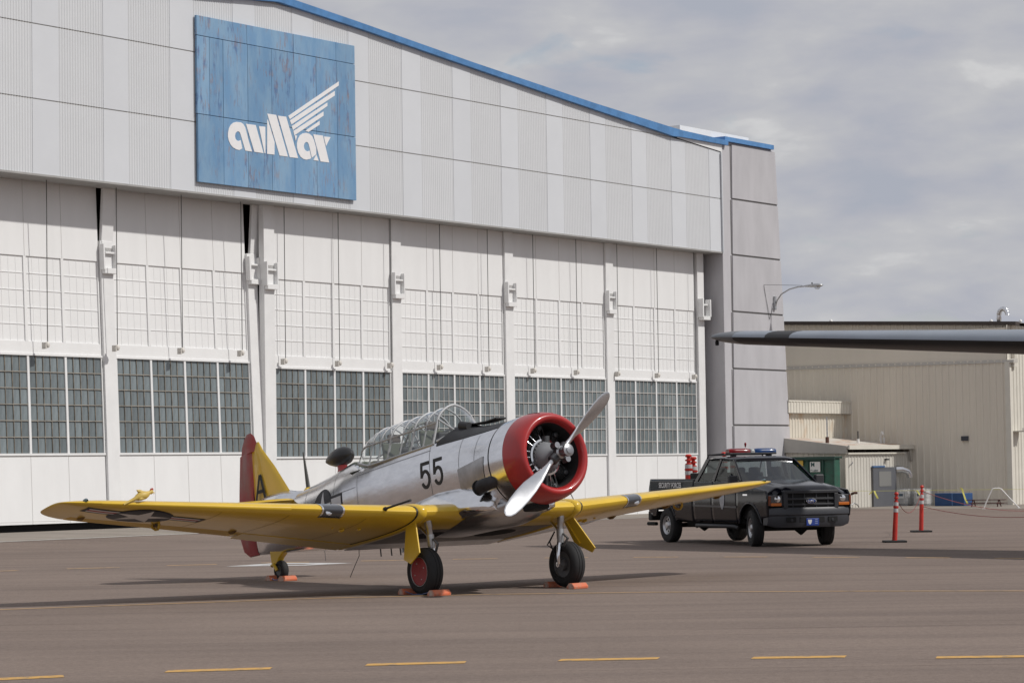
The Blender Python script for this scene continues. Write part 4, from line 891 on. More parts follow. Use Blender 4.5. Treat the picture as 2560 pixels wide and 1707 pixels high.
for sd2 in (1, -1):
    w = MB()
    wloft(w, [sd2 * (YJ + .03 + (AIL0 - YJ - .03) * i / 8) for i in range(9)], 0, 1)
    wloft(w, [sd2 * (AIL0 + (AIL1 - AIL0) * i / 10) for i in range(11)], 0, .77)
    wloft(w, [sd2 * y for y in [AIL1 + .001] + [5.75 + .72 * math.sin(R(a)) for a in (22, 28, 35, 42, 50, 58, 66, 74, 81, 86, 89.5)]], 0, 1)
    wg = w.build('wing', YEL, AP, smooth=40)
    a_ = MB(); wloft(a_, [sd2 * (AIL0 + .012 + (AIL1 - AIL0 - .024) * i / 10) for i in range(11)], .778, 1, 8); a_.build('aileron', mat('yellow_fabric', (.66, .41, .03), .5, var=.05, vscale=2), wg, smooth=40)
    # bolted joint fairing
    rings = []
    for dy, of in ((-.07, .002), (-.05, .016), (-.02, .022), (.02, .022), (.05, .016), (.07, .002)):
        y = sd2 * (YJ + dy); cc = [(1 - math.cos(math.pi * i / 18)) / 2 for i in range(19)]; r2 = []
        for c in reversed(cc): p = Vector(wpt(y, c, 1)); r2.append(tuple(p + Vector((of * 1.3 * max(0, 1 - c * 8), 0, of))))
        for c in cc[1:-1]: p = Vector(wpt(y, c, -1)); r2.append(tuple(p + Vector((of * 1.3 * max(0, 1 - c * 8), 0, -of))))
        rings.append(r2)
    MB().loft(rings, True, (False, False)).build('joint_fairing', YEL, wg, smooth=60)
    rings = []
    for dy in (.074, .100):
        y = sd2 * (YJ + dy); cc = [(1 - math.cos(math.pi * i / 18)) / 2 for i in range(19)]
        rings.append([tuple(Vector(wpt(y, c, 1, .004)) + Vector((.005 * (c < .02), 0, 0))) for c in reversed(cc)] + [tuple(Vector(wpt(y, c, -1, .004))) for c in cc[1:-1]])
    MB().loft(rings, True, (False, False)).build('joint_seal', BLKP, wg, smooth=60)
    # landing light in the leading edge
    def le_band(y0, y1, c, off, n=8):
        cc = [c * (i / 8) ** 2 for i in range(9)]; rr = []
        for i in range(n + 1):
            y = sd2 * (y0 + (y1 - y0) * i / n)
            pr_ = [Vector(wpt(y, q, 1)) for q in reversed(cc)] + [Vector(wpt(y, q, -1)) for q in cc[1:]]
            c0_ = Vector(wpt(y, c, 1)).lerp(Vector(wpt(y, c, -1)), .5); rr.append([tuple(p + (p - c0_).normalized() * off) for p in pr_])
        return MB().loft(rr, False)
    ll = le_band(2.60, 2.88, .075, .004).build('landing_light_window', mat('light_window', (.045, .05, .06), .10, coat=.6, spec=.8), wg, smooth=60)
    le_band(2.575, 2.60, .078, .006, 2).build('landing_light_rim', CHROME, ll, smooth=60); le_band(2.88, 2.905, .078, .006, 2).build('landing_light_rim', CHROME, ll, smooth=60)
    q = Vector(wpt(sd2 * 2.80, .012, -1)); MB().lathe([(-.02, .055), (.006, .052), (.012, .03), (.014, .001)], 'x', tuple(q + Vector((.0, 0, .01))), 16, cap=(True, False)).build('landing_lamp', CHROME, ll, smooth=50)
    # wing-tip light
    q = Vector(wpt(sd2 * 6.18, .05, 1)); MB().lathe([(-.05, .005), (-.02, .03), (.03, .032), (.07, .01)], 'x', tuple(q), 12).build('tip_light', mat('tip_lens', (.10, .16, .18), .1, coat=.5), wg, smooth=60)
    # ribs stations under the wing: fine joint strips
    js = MB()
    for y in (2.2, 3.33, 4.3, 5.3):
        v = []
        for i in range(12): c = .06 + .7 * i / 11; v += [wpt(sd2 * (y - .004), c, -1, .002), wpt(sd2 * (y + .004), c, -1, .002)]
        js.add(v, [(2 * i, 2 * i + 1, 2 * i + 3, 2 * i + 2) for i in range(11)])
    js.build('skin_joints', mat('yellow_dark_joint', (.22, .13, .015), .6), wg)
    # aileron hinge brackets and drain fairings
    for y, c in ((3.5, .76), (4.7, .76), (5.85, .76)):
        q = Vector(wpt(sd2 * y, c, -1)); MB().loft([[tuple(q + Vector((x, .018 * s1, -h2 * s2))) for s1, s2 in ((1, 0), (1, 1), (-1, 1), (-1, 0))] for x, h2 in ((.10, .005), (.02, .035), (-.04, .035), (-.10, .005))]).build('hinge_bracket', mat('bracket_brown', (.18, .10, .02), .6), wg)
    for y, c, r_ in ((2.02, .30, .05), (2.22, .36, .07), (2.40, .33, .03)):
        q = Vector(wpt(sd2 * y, c, -1)); MB().loft([[tuple(q + Vector((x, r_ * .5 * k2 * math.cos(t_), -r_ * .55 * k2 * math.sin(t_)))) for t_ in [math.pi * i / 8 for i in range(9)]] for x, k2 in ((r_ * 1.2, .1), (r_ * .7, .8), (0, 1), (-r_ * .8, .7), (-r_ * 1.4, .1))], False).build('blister', YEL, wg, smooth=70)
    # hand grip on the upper surface beyond the cowl
    if sd2 == -1:
        q = Vector(wpt(-1.75, .30, 1)); MB().tube([tuple(q + Vector(p)) for p in ((.22, 0, -.01), (.17, 0, .09), (.10, 0, .11), (-.10, 0, .11), (-.17, 0, .09), (-.22, 0, -.01))], .008, 6).build('grab_handle', CABLE, wg); MB().tube([tuple(q + Vector((0, 0, -.01))), tuple(q + Vector((0, 0, .11)))], .008, 6).build('handle_post', GALV, wg)
    if sd2 == 1:
        def wlow(x, y, o):
            xle, ch, z, tk = wparm(y); return wpt(y, (xle - x) / ch, -1, .002 + o)
        for me in insignia(5.22, -1.02, .44, lambda u, v, o: wlow(v, u, o), .0015): link('wing_insignia', me, [NAVY, INSW, INSR], wg)
        # pitot tube
        q = Vector(wpt(1.97, .004, 1)); m = MB(); m.tube([tuple(q + Vector((-.02, 0, 0))), tuple(q + Vector((.08, 0, .005))), tuple(q + Vector((.56, 0, .012))), tuple(q + Vector((.66, 0, .012)))], [.028, .016, .015, .02], 10); m.lathe([(-.03, .01), (-.015, .03), (.015, .032), (.035, .012)], 'x', tuple(q), 12); m.build('pitot_tube', BLKP, wg, smooth=50)
# wing-root fillets
for sd2 in (1, -1):
    rings = []
    for x, yo, zt_ in ((.86, .52, 1.20), (.78, .66, 1.27), (.60, .76, 1.32), (.38, .80, 1.36), (.10, .78, 1.42), (-.5, .72, 1.46), (-1.2, .66, 1.42), (-1.9, .58, 1.30), (-2.5, .46, 1.16)):
        zb_ = 1.07 if x > .3 else 1.05
        rings.append([A(x, sd2 * (.30 + (yo - .30) * a), zb_ + (zt_ + .12 - zb_) * b) for a, b in ((0, 0), (.75, 0), (.96, .12), (1, .30), (.90, .52), (.74, .74), (.60, .92), (.45, 1.0), (0, 1.0))])
    MB().loft(rings).build('wing_root_fillet', ALU, AP, smooth=55)

# canopy
CANG = glass('canopy_glass', (.94, .96, .96), .04, .02)
FRAME = mat('canopy_frame', (.40, .405, .415), .5, metal=.2)
CN = None
def csec(x):
    """half section of canopy at x: (ys, z) from rail to crown"""
    if x >= -2.35: w_, zt_, zr = .455, 2.905, RAIL
    else:
        q = (-2.35 - x) / .68; e = math.sqrt(max(0, 1 - q * q)); w_, zt_, zr = .455 * (.05 + .95 * e), 2.50 + .405 * e ** 1.5, RAIL + .18 * q
    zs2 = zr + (zt_ - zr) * .56
    return w_, zt_, zr, zs2
def cpt(x, u):
    """u -1..1 across: -1 port rail, 0 crown, 1 starboard rail"""
    w_, zt_, zr, zs2 = csec(x); s = 1 if u >= 0 else -1; a = abs(u)
    if a > .6:
        k = (a - .6) / .4; y = w_ * (.73 + .27 * k); z = zs2 + (zr - zs2) * k
    else:
        t = a / .6 * math.pi / 2; y = w_ * .73 * max(0, math.sin(t)) ** 1.25; z = zs2 + (zt_ - zs2) * max(0, math.cos(t)) ** 1.25
    return A(x, s * y, z)
hoops = [-.56, -.84, -1.17, -1.48, -1.82, -2.10, -2.35]
rear = [-2.35, -2.50, -2.65, -2.80, -2.91, -2.99, -3.025]
cf = MB(); cf.tube([cpt(-.56, -1 + 2 * i / 24) for i in range(25)], .020, 8); CN = cf.build('canopy', FRAME, AP, smooth=50)
for x in hoops[1:]: MB().tube([cpt(x, -1 + 2 * i / 24) for i in range(25)], .0125 if x not in (-1.17, -1.82) else .018, 8).build('hoop', FRAME, CN, smooth=60)
for u in (-1, -.6, .6, 1):
    xs_ = [-.56 - 1.79 * i / 10 for i in range(11)] + rear[1:-1]
    MB().tube([cpt(x, u) for x in xs_], .015 if abs(u) < 1 else .02, 6).build('longeron', FRAME, CN, smooth=60)
us = [-1 + 2 * i / 20 for i in range(21)]
for xa, xb in zip(hoops, hoops[1:]):
    for ua, ub in ((-1, -.6), (-.6, 0), (0, .6), (.6, 1)):
        m = MB(); m.loft([[cpt(xa + (xb - xa) * i / 2, ua + (ub - ua) * j / 6) for j in range(7)] for i in range(3)], False); m.build('pane', CANG, CN, smooth=60)
for ua, ub in ((-1, -.6), (-.6, .6), (.6, 1)):
    m = MB(); m.loft([[cpt(x, ua + (ub - ua) * j / 12) for j in range(13)] for x in rear], False); m.build('pane', CANG, CN, smooth=60)
# arched frames seen on top of the sliding sections
for x0, x1 in zip(hoops[::1], hoops[1::1]):
    pass
# windscreen
def wsp(a, t):
    """a -1..1 across, t 0 hoop .. 1 base"""
    top = Vector(cpt(-.56, a)); bx_ = -.10 - .36 * abs(a) ** 1.3; by = .46 * a; bz = 2.51 - .18 * abs(a) ** 1.5
    return tuple(top.lerp(Vector(A(bx_, by, bz)), t))
for a0, a1 in ((-1, -.5), (-.5, .5), (.5, 1)):
    m = MB(); m.loft([[wsp(a0 + (a1 - a0) * j / 8, i / 4) for j in range(9)] for i in range(5)], False); m.build('windscreen_pane', CANG, CN, smooth=60)
MB().tube([wsp(-1 + 2 * i / 24, 1) for i in range(25)], .018, 6).build('windscreen_sill', FRAME, CN, smooth=60)
for a in (-.5, .5): MB().tube([wsp(a, i / 4) for i in range(5)], .014, 6).build('windscreen_bar', FRAME, CN, smooth=60)
# cockpit interior
CK = MB().box(-3.0, -.5, -.40, .40, RAIL - .01, RAIL + .006).build('cockpit_floor', mat('cockpit_dark', (.03, .033, .025), .8), AP)
for x in (-1.20, -2.25):
    m = MB(); m.box(x - .05, x, -.22, .22, RAIL, RAIL + .34); m.build('seat_back', OLIVE, CK, bevel=.03)
    m = MB(); m.box(x - .02, x + .02, -.12, .12, RAIL + .34, RAIL + .47); m.build('headrest', mat('headrest_leather', (.06, .04, .025), .6), CK, bevel=.02)
MB().box(-.75, -.55, -.34, .34, RAIL, RAIL + .19).build('instrument_coaming', ANTI, CK, bevel=.03)
MB().box(-1.72, -1.62, -.30, .30, RAIL, RAIL + .17).build('rear_coaming', ANTI, CK, bevel=.03)
m = MB(); m.tube([A(-1.38, -.34, RAIL), A(-1.42, -.25, 2.72), A(-1.42, 0, 2.80), A(-1.42, .25, 2.72), A(-1.38, .34, RAIL)], .022, 8); m.tube([A(-1.42, .2, 2.74), A(-1.75, .3, RAIL)], .016, 8); m.tube([A(-1.42, -.2, 2.74), A(-1.75, -.3, RAIL)], .016, 8); m.build('rollover_frame', mat('frame_green', (.16, .17, .14), .6), CK, smooth=60)
MB().box(-2.55, -2.45, -.30, .30, RAIL, RAIL + .10).build('rear_shelf', CANV, CK, bevel=.02)
for ys_ in (.12, -.12): MB().tube([A(-.98, ys_, RAIL), A(-1.0, ys_ * .5, RAIL + .20)], .012, 6).build('control_lever', BLKP, CK)
# black deck flap ahead of the windscreen
m = MB(); m.loft([[A(x, y, z + .012 * s2) for y, s2 in ((-.05, -1), (.14, -1), (.14, 1), (-.05, 1))] for x, z in ((-.10, 2.515), (.10, 2.485), (.40, 2.46), (.66, 2.462))]); m.build('deck_flap', BLKP, AP, bevel=.006)
MB().tube([A(.05, .20, 2.46), A(-.12, .22, 2.50)], [.06, .07], 10).build('deck_fairing', ANTI, AP, smooth=60)

# tail
def slab(poly, th_, fn, nm, m_, par, bev=.0):
    return MB().prism(poly, lambda a, b: fn(a, b, th_ / 2), lambda a, b: fn(a, b, -th_ / 2)).build(nm, m_, par, bevel=bev, smooth=40 if bev else None)
fv = lambda x, z, t: A(x, t, z)
def taper_slab(le, te, zs2, tk, fn, nm, m_, par):
    """lofted control surface: lists of leading and trailing edge positions at stations"""
    rings = []
    for a, b, z, t in zip(le, te, zs2, tk):
        pr_ = [(0, 0), (.08, .6), (.25, 1), (.5, .9), (.8, .45), (1, .04)]
        rings.append([fn(a + (b - a) * p, z, t / 2 * q) for p, q in pr_] + [fn(a + (b - a) * p, z, -t / 2 * q) for p, q in pr_[-1:0:-1]])
    return MB().loft(rings).build(nm, m_, par, smooth=45)
fin = taper_slab([-5.30, -5.46, -5.85, -6.20, -6.30], [-6.62, -6.61, -6.57, -6.545, -6.36], [2.25, 2.45, 2.93, 3.29, 3.43], [.20, .16, .12, .08, .04], fv, 'fin', YEL, AP)
rud = taper_slab([-6.63, -6.64, -6.62, -6.60, -6.575, -6.555, -6.37, -6.36, -6.42, -6.52], [-6.95, -7.13, -7.21, -7.19, -7.08, -6.95, -6.90, -6.86, -6.76, -6.66], [1.565, 1.68, 1.90, 2.25, 2.75, 3.285, 3.295, 3.42, 3.55, 3.62], [.10, .12, .12, .12, .11, .09, .08, .07, .05, .02], fv, 'rudder', RUDR, AP)
MB().box(-6.66, -6.60, -.02, .02, 1.60, 3.28).build('rudder_post', DARK, AP)
rings = []
for x, w_, zt_ in ((-4.9, .05, 2.36), (-5.2, .10, 2.40), (-5.5, .13, 2.47), (-6.0, .12, 2.49), (-6.55, .09, 2.47), (-6.63, .06, 2.45)):
    rings.append([A(x, w_ * 1.9 * math.cos(t), 2.22 + (zt_ - 2.22) * math.sin(t)) for t in [math.pi * i / 10 for i in range(11)]])
MB().loft(rings, False).build('fin_fairing', ALU, AP, smooth=60)
def fin_y(x, z): return .105 * max(.25, 1 - (z - 2.25) / 1.5) * .95 + .012
for poly in stroke([(-6.40, 2.43), (-6.265, 2.86)], .065) + stroke([(-6.115, 2.45), (-6.245, 2.86)], .065) + stroke([(-6.36, 2.575), (-6.15, 2.575)], .06):
    link('letter_stroke', decal([(poly, 0)], lambda x, z: A(x, fin_y(x, z), z), .08), BLKP, fin)
for sd2 in (1, -1):
    fh = lambda x, y, t: A(x, sd2 * y, 2.24 + t)
    st = taper_slab([-5.08, -5.15, -5.45, -5.72, -5.85], [-6.28, -6.28, -6.25, -6.22, -6.15], [.12, .4, 1.2, 1.85, 1.98], [.14, .14, .11, .08, .03], fh, 'tailplane', YEL, AP)
    taper_slab([-6.29, -6.29, -6.26, -6.23, -6.18], [-6.75, -6.80, -6.78, -6.65, -6.45], [.16, .4, 1.2, 1.85, 2.0], [.09, .09, .07, .05, .02], fh, 'elevator', YEL, st)
# masts
m = MB(); m.loft([[A(x + ch * math.cos(t) / 2, ch * .3 * math.sin(t), z) for t in [2 * math.pi * k / 12 for k in range(12)]] for x, z, ch in ((-4.89, 2.36, .10), (-4.90, 2.55, .085), (-4.93, 3.0, .03))]); mast = m.build('antenna_mast', mat('mast_grey', (.09, .09, .085), .6), AP, smooth=60)
MB().lathe([(0, .09), (.05, .05)], 'z', A(-4.89, 0, 2.35), 14).build('mast_base', YEL, mast, smooth=50)
fb = MB().lathe([(-.44, .003), (-.40, .03), (-.28, .085), (-.12, .135), (.04, .158), (.18, .145), (.28, .10), (.34, .045), (.36, .003)], 'x', A(-3.84, 0, 2.71), 24).build('loop_antenna', mat('loop_black', (.020, .020, .021), .35), AP, smooth=70)
fb.rotation_euler = (0, 0, 0)
m = MB(); m.loft([[A(-3.80 + ch * math.cos(t) / 2, ch * .32 * math.sin(t), z) for t in [2 * math.pi * k / 16 for k in range(16)]] for z, ch in ((2.40, .30), (2.45, .25), (2.52, .21), (2.60, .22), (2.66, .28))]); m.build('antenna_pylon', REDP, fb, smooth=60)
MB().tube([A(-3.58, 0, 1.22), A(-3.60, 0, 1.08), A(-3.75, 0, .95), A(-3.93, 0, .785)], .006, 6).build('whip_antenna', CABLE, AP)
for x, z in ((-2.6, 1.03), (-2.35, 1.0), (-2.9, 1.06)): MB().tube([A(x, .05, z + .05), A(x, .05, z - .10)], .012, 6).build('drain_pipe', CABLE, AP)
MB().lathe([(-.06, .03), (.06, .03)], 'z', A(-2.2, .1, .98), 10, cap=(True, True)).build('belly_lamp', GALV, AP)

# undercarriage (built along the true vertical; wheels upright on the ground)
def wheel(par, ys_, w_, r_, axz, axx, hub_m, sd2, inner=True):
    t = MB().lathe([(-w_ / 2 + .02, r_ * .58), (-w_ / 2, r_ * .66), (-w_ / 2 - .004, r_ * .80), (-w_ / 2 + .018, r_ * .92), (-w_ / 2 + .05, r_ * .985), (-.03, r_), (-.028, r_ - .008), (-.022, r_ - .008), (-.02, r_), (.02, r_), (.022, r_ - .008), (.028, r_ - .008), (.03, r_), (w_ / 2 - .05, r_ * .985), (w_ / 2 - .018, r_ * .92), (w_ / 2 + .004, r_ * .80), (w_ / 2, r_ * .66), (w_ / 2 - .02, r_ * .58)], 'y', A(axx, ys_, axz), 48)
    wh = t.build('wheel', TYRE, par, smooth=30)
    MB().lathe([(-w_ / 2 + .022, r_ * .60), (-w_ / 2 + .012, r_ * .57), (-w_ / 2 + .018, r_ * .52), (-w_ / 2 + .02, .005)] if sd2 > 0 else [(w_ / 2 - .022, r_ * .60), (w_ / 2 - .012, r_ * .57), (w_ / 2 - .018, r_ * .52), (w_ / 2 - .02, .005)], 'y', A(axx, ys_, axz), 32).build('hub_cover', hub_m, wh, smooth=50)
    i_ = 1 if sd2 > 0 else -1
    MB().lathe([(i_ * (w_ / 2 - .02), r_ * .60), (i_ * (w_ / 2 - .04), r_ * .55), (i_ * (w_ / 2 - .05), r_ * .30), (i_ * (w_ / 2 - .0), r_ * .28), (i_ * (w_ / 2 - .0), .005)], 'y', A(axx, ys_, axz), 32).build('brake_drum', ENGD, wh, smooth=40)
    MB().lathe([(-i_ * (w_ / 2 - .024), r_ * .585), (-i_ * (w_ / 2 - .008), r_ * .60), (-i_ * (w_ / 2 - .008), r_ * .615), (-i_ * (w_ / 2 - .03), r_ * .62)], 'y', A(axx, ys_, axz), 32).build('rim_ring', mat('rim_pale', (.42, .42, .42), .4, metal=.6), wh, smooth=50)
    for k in range(4):
        a = math.pi / 2 * k + .3; c = A(axx + r_ * .36 * math.cos(a), ys_, axz + r_ * .36 * math.sin(a)); MB().lathe([(-i_ * (w_ / 2 - .022), .012), (-i_ * (w_ / 2 - .012), .010), (-i_ * (w_ / 2 - .010), .002)], 'y', c, 8).build('stud', CHROME, wh)
    return wh
# tilt correction: contact point is the origin of the airframe, so the axle sits at (r sin, r cos)
WR = .345; axx, axz = WR * math.sin(TH), WR * math.cos(TH)
for sd2 in (1, -1):
    ysw = sd2 * 1.29
    LG = MB().tube([A(.16, sd2 * 1.22, 1.14), A(.15, sd2 * 1.20, .97), A(.147, sd2 * 1.195, .95), A(.13, sd2 * 1.18, .80)], [.055, .055, .045, .045], 14).build('landing_gear_leg', ALUD, AP, smooth=40)
    m = MB(); m.tube([A(.135, sd2 * 1.183, .86), A(.125, sd2 * 1.178, .72), A(.118, sd2 * 1.172, .66)], [.058, .058, .05], 14); m.build('strut_collar', GALV, LG, smooth=40)
    m = MB(); m.tube([A(.12, sd2 * 1.175, .74), A(.11, sd2 * 1.15, .62), A(.09, sd2 * 1.135, .50), A(.075, sd2 * 1.13, .36), A(axx, sd2 * 1.14, axz)], [.042, .038, .034, .032, .045], 12); m.tube([A(axx, sd2 * 1.11, axz), A(axx, sd2 * 1.24, axz)], .04, 12); m.build('half_fork', CHROME, LG, smooth=60)
    m = MB(); m.tube([A(.20, sd2 * 1.18, .78), A(.30, sd2 * 1.18, .70), A(.20, sd2 * 1.16, .60)], [.018, .022, .018], 8); m.build('torque_link', ENGD, LG, smooth=60)
    m = MB(); m.tube([A(.05, sd2 * 1.14, .84), A(-.05, sd2 * 1.10, .70), A(.0, sd2 * 1.11, .55), A(.07, sd2 * 1.10, .38)], .011, 6); m.tube([A(.03, sd2 * 1.12, .80), A(-.09, sd2 * 1.08, .66), A(-.02, sd2 * 1.1, .60)], .010, 6); m.build('brake_hose', BLKP, LG, smooth=60)
    MB().tube([A(-.10, sd2 * 1.20, 1.02), A(.10, sd2 * 1.19, .84)], .02, 8).build('drag_brace', ALUD, LG, smooth=60)
    wheel(AP, ysw, .235, WR, axz, axx, mat('hub_red', (.26, .018, .02), .45, var=.1, vscale=8) if sd2 > 0 else ENGD, sd2)
    ph = R(8) if sd2 > 0 else R(26)
    def dp(x, s, t, b=sd2, p=ph): return A(x, b * (1.44 + s * math.sin(p) + t), 1.02 - s * math.cos(p))
    poly = [(-.06, -.06), (.17, -.06), (.29, .44), (.06, .57), (-.12, .48)] if sd2 > 0 else [(-.08, -.06), (.16, -.06), (.30, .54), (.18, .60), (-.10, .40)]
    MB().prism(poly, lambda a, b: dp(a, b, .012), lambda a, b: dp(a, b, -.012)).build('gear_door', YEL, AP, bevel=.006)
    rib = MB().prism([(-.02, .0), (.0, .0), (.05, .42), (.03, .42)], lambda a, b: dp(a, b, -.012), lambda a, b: dp(a, b, -.04)); rib.build('door_rib', YEL, AP)
    # wheel well in the centre section: dark opening
    me = decal([([(-.75 - .30 * math.cos(2 * math.pi * k / 28), sd2 * (.62) + .33 * math.sin(2 * math.pi * k / 28)) for k in range(28)], 0)], lambda x, y: wpt(y, (XJ - x) / CH, -1, .003), .1); link('wheel_well', me, DARK, AP)
# underside of the centre section is bare metal
me = decal([([(-.25, -1.36), (-.25, 1.36), (-1.9, 1.36), (-1.9, -1.36)], 0)], lambda x, y: wpt(y, (XJ - x) / CH, -1, .0015), .15); link('belly_skin', me, mat('belly_dirty', (.30, .27, .25), .5, metal=.5, var=.4, vscale=3, stretch=(.4, 2, 1)), AP, smooth=60)
# split flaps slightly drooped
for y0, y1 in ((-1.35, 1.35), (1.5, 3.3), (-3.3, -1.5)):
    q = [wpt(y0, .80, -1, .006), wpt(y1, .80, -1, .006), wpt(y1, .985, -1, .035), wpt(y0, .985, -1, .035)]
    MB().add(q + [(p[0], p[1], p[2] + .012) for p in q], [(0, 1, 2, 3), (7, 6, 5, 4), (0, 4, 5, 1), (1, 5, 6, 2), (2, 6, 7, 3), (3, 7, 4, 0)]).build('split_flap', YEL if abs(y0) < 3 and y0 * y1 > 0 else ALUD, AP)
# tail wheel
r2 = .165; tx = -6.03; 
gz0 = (0 - tx * math.sin(TH)) / math.cos(TH)       # ground height in airframe z below the tail
tw_c = (tx + r2 * math.sin(TH), gz0 + r2 * math.cos(TH))
TWL = MB().prism([(-5.72, 1.52), (-6.22, 1.56), (-6.20, 1.30), (-6.08, 1.26), (-5.95, 1.40)], lambda a, b: A(a, .06, b), lambda a, b: A(a, -.06, b)).build('tail_wheel_fork', YEL, AP, bevel=.02)
MB().tube([A(-6.10, .0, 1.36), A(-6.12, .10, 1.30), A(tw_c[0] - .05, .10, tw_c[1] + .10), A(tw_c[0], .085, tw_c[1])], [.035, .03, .028, .03], 10).build('fork_arm', YEL, TWL, smooth=60)
tt = MB().lathe([(-.05, r2 * .5), (-.065, r2 * .7), (-.055, r2 * .9), (-.03, r2), (.03, r2), (.055, r2 * .9), (.065, r2 * .7), (.05, r2 * .5), (.045, .01)], 'y', A(tw_c[0], 0, tw_c[1]), 32).build('tail_wheel', TYRE, TWL, smooth=40)
MB().lathe([(-.055, r2 * .5), (-.05, .005)], 'y', A(tw_c[0], 0, tw_c[1]), 20).build('tail_wheel_hub', ENG, tt, smooth=50)

# gust locks clamped on the ailerons
def gust_lock(ys_, lab):
    q = airloc(wparm(ys_)[0] - .70 * wparm(ys_)[1], ys_, Vector(wpt(ys_, .70, -1)).z)
    t = thing('gust_lock', lab, 'clamp', tuple(q)); t.matrix_world = Matrix.Translation(q) @ AP.matrix_world.to_3x3().to_4x4()
    Yg = mat('lock_yellow', (.55, .36, .04), .6)
    MB().tube([(.08, 0, -.005), (.07, 0, -.05), (.0, .02, -.085), (-.08, .02, -.08), (-.13, 0, -.04), (-.13, 0, -.005)], .018, 8).build('clamp_loop', Yg, t, smooth=60)
    MB().tube([(.02, 0, -.085), (.0, .02, -.03), (-.03, .0, -.01)], .014, 6).build('clamp_screw', CABLE, t)
    return t
gust_lock(4.75, 'yellow clamp hanging under the wing that carries the star insignia')
gust_lock(-4.9, 'yellow clamp hanging under the wing that overlaps the pickup truck')
# rubber chicken on the leading edge
q0 = airloc(*( (lambda p: (p[0], -p[1], p[2]))(wpt(5.68, .01, 1)) ))
RC = thing('rubber_chicken', 'yellow rubber chicken stuck on the leading edge of the yellow wing', 'toy', tuple(q0))
inb = (airloc(0, 0, 0) - airloc(0, 1, 0)).normalized(); upv = Vector((0, 0, 1)); fwv = (airloc(1, 0, 0) - airloc(0, 0, 0)).normalized()
def rcp(a, b, c=0): return tuple(inb * a * .88 + upv * b * .88 + fwv * (c * .88 + .03))
CHK = mat('chicken_yellow', (.62, .44, .10), .5, var=.2, vscale=12)
RCb = MB().tube([rcp(-.04, -.04), rcp(.06, .005), rcp(.16, .045), rcp(.20, .06), rcp(.26, .085), rcp(.33, .10), rcp(.375, .115), rcp(.41, .135), rcp(.435, .14), rcp(.46, .15), rcp(.475, .15)], [.014, .018, .026, .045, .062, .058, .042, .024, .03, .028, .01], 14).build('body', CHK, RC, smooth=70)
MB().tube([rcp(.30, .13), rcp(.24, .155), rcp(.20, .165), rcp(.215, .14)], [.03, .028, .018, .006], 8).build('wing_flap', CHK, RCb, smooth=70)
MB().tube([rcp(.28, .05, .03), rcp(.23, .03, .05), rcp(.20, .02, .05)], [.028, .022, .008], 8).build('wing_flap', CHK, RCb, smooth=70)
MB().tube([rcp(.43, .165), rcp(.445, .19), rcp(.465, .195), rcp(.47, .17)], .013, 8).build('comb', mat('comb_red', (.35, .03, .03), .5), RCb, smooth=70)
MB().tube([rcp(.465, .145), rcp(.50, .13), rcp(.485, .11)], [.012, .008, .004], 6).build('beak', mat('beak_cream', (.75, .62, .35), .5), RCb, smooth=70)

# chocks
CHO = mat('chock_orange', (.62, .135, .055), .7, var=.25, vscale=12, col2=(.50, .20, .12))
def chock(pos, rz, lab, ln=.34, group=None, txt=True):
    t = thing('wheel_chock', lab, 'chock', pos, rz, group)
    pr_ = [(-.07, 0), (.07, 0), (.075, .035), (.03, .085), (-.03, .085), (-.075, .035)]
    MB().prism(pr_, lambda a, b: (-ln / 2, a, b), lambda a, b: (ln / 2, a, b)).build('block', CHO, t, bevel=.008)
    for s in (-1, 1): MB().prism([(p[0] * .93, p[1] * .96 + .001) for p in pr_], lambda a, b: (s * (ln / 2 + .001), a, b), lambda a, b: (s * (ln / 2 + .004), a, b)).build('end_face', mat('chock_end', (.50, .42, .36), .8, col2=(.55, .16, .08), vscale=15), t)
    if txt:
        me = textmesh('H AC', .055, .003); link('lettering', me, BLKP, t, loc=(-.08, -.0585, .042), rot=(R(48), 0, 0))
    return t
def wpos(x, ys_): p = airloc(0, 0, 0); f = Vector((math.cos(YAW), math.sin(YAW), 0)); s = Vector((math.sin(YAW), -math.cos(YAW), 0)); q = Vector((PX, PY, 0)) + f * x + s * ys_; return (q.x, q.y, 0)
chock(wpos(.36, 1.30), YAW + math.pi / 2 - .25 + .45, 'orange lettered chock in front of the red-hubbed main wheel')
chock(wpos(-.34, 1.32), YAW + math.pi / 2, 'orange chock behind the red-hubbed main wheel', txt=False)
chock(wpos(.36, -1.20), YAW + math.pi / 2 + .25, 'orange lettered chock in front of the dark-hubbed main wheel')
chock(wpos(-.34, -1.32), YAW + math.pi / 2, 'orange chock behind the dark-hubbed main wheel', txt=False)
chock(wpos(-5.84, .05), YAW + math.pi / 2 + .2, 'orange lettered chock in front of the small tail wheel', .30)
chock(wpos(-6.22, .05), YAW + math.pi / 2, 'orange chock behind the small tail wheel', .30, txt=False)
for x, y, lab in ((0, 1.45, 'blue cord joining the chocks of the red-hubbed wheel'), (-6.03, .16, 'blue cord joining the tail wheel chocks')):
    a, b = Vector(wpos(x - .34 if x > -1 else x - .19, y)), Vector(wpos(x + .36 if x > -1 else x + .19, y))
    o = MB().tube([tuple(a + Vector((0, 0, .06))), tuple(a.lerp(b, .35) + Vector((0, 0, .012))), tuple(a.lerp(b, .7) + Vector((0, 0, .02))), tuple(b + Vector((0, 0, .06)))], .007, 6).build('chock_cord', mat('cord_blue', (.12, .16, .30), .7), smooth=60); tag(o, lab, 'cord')

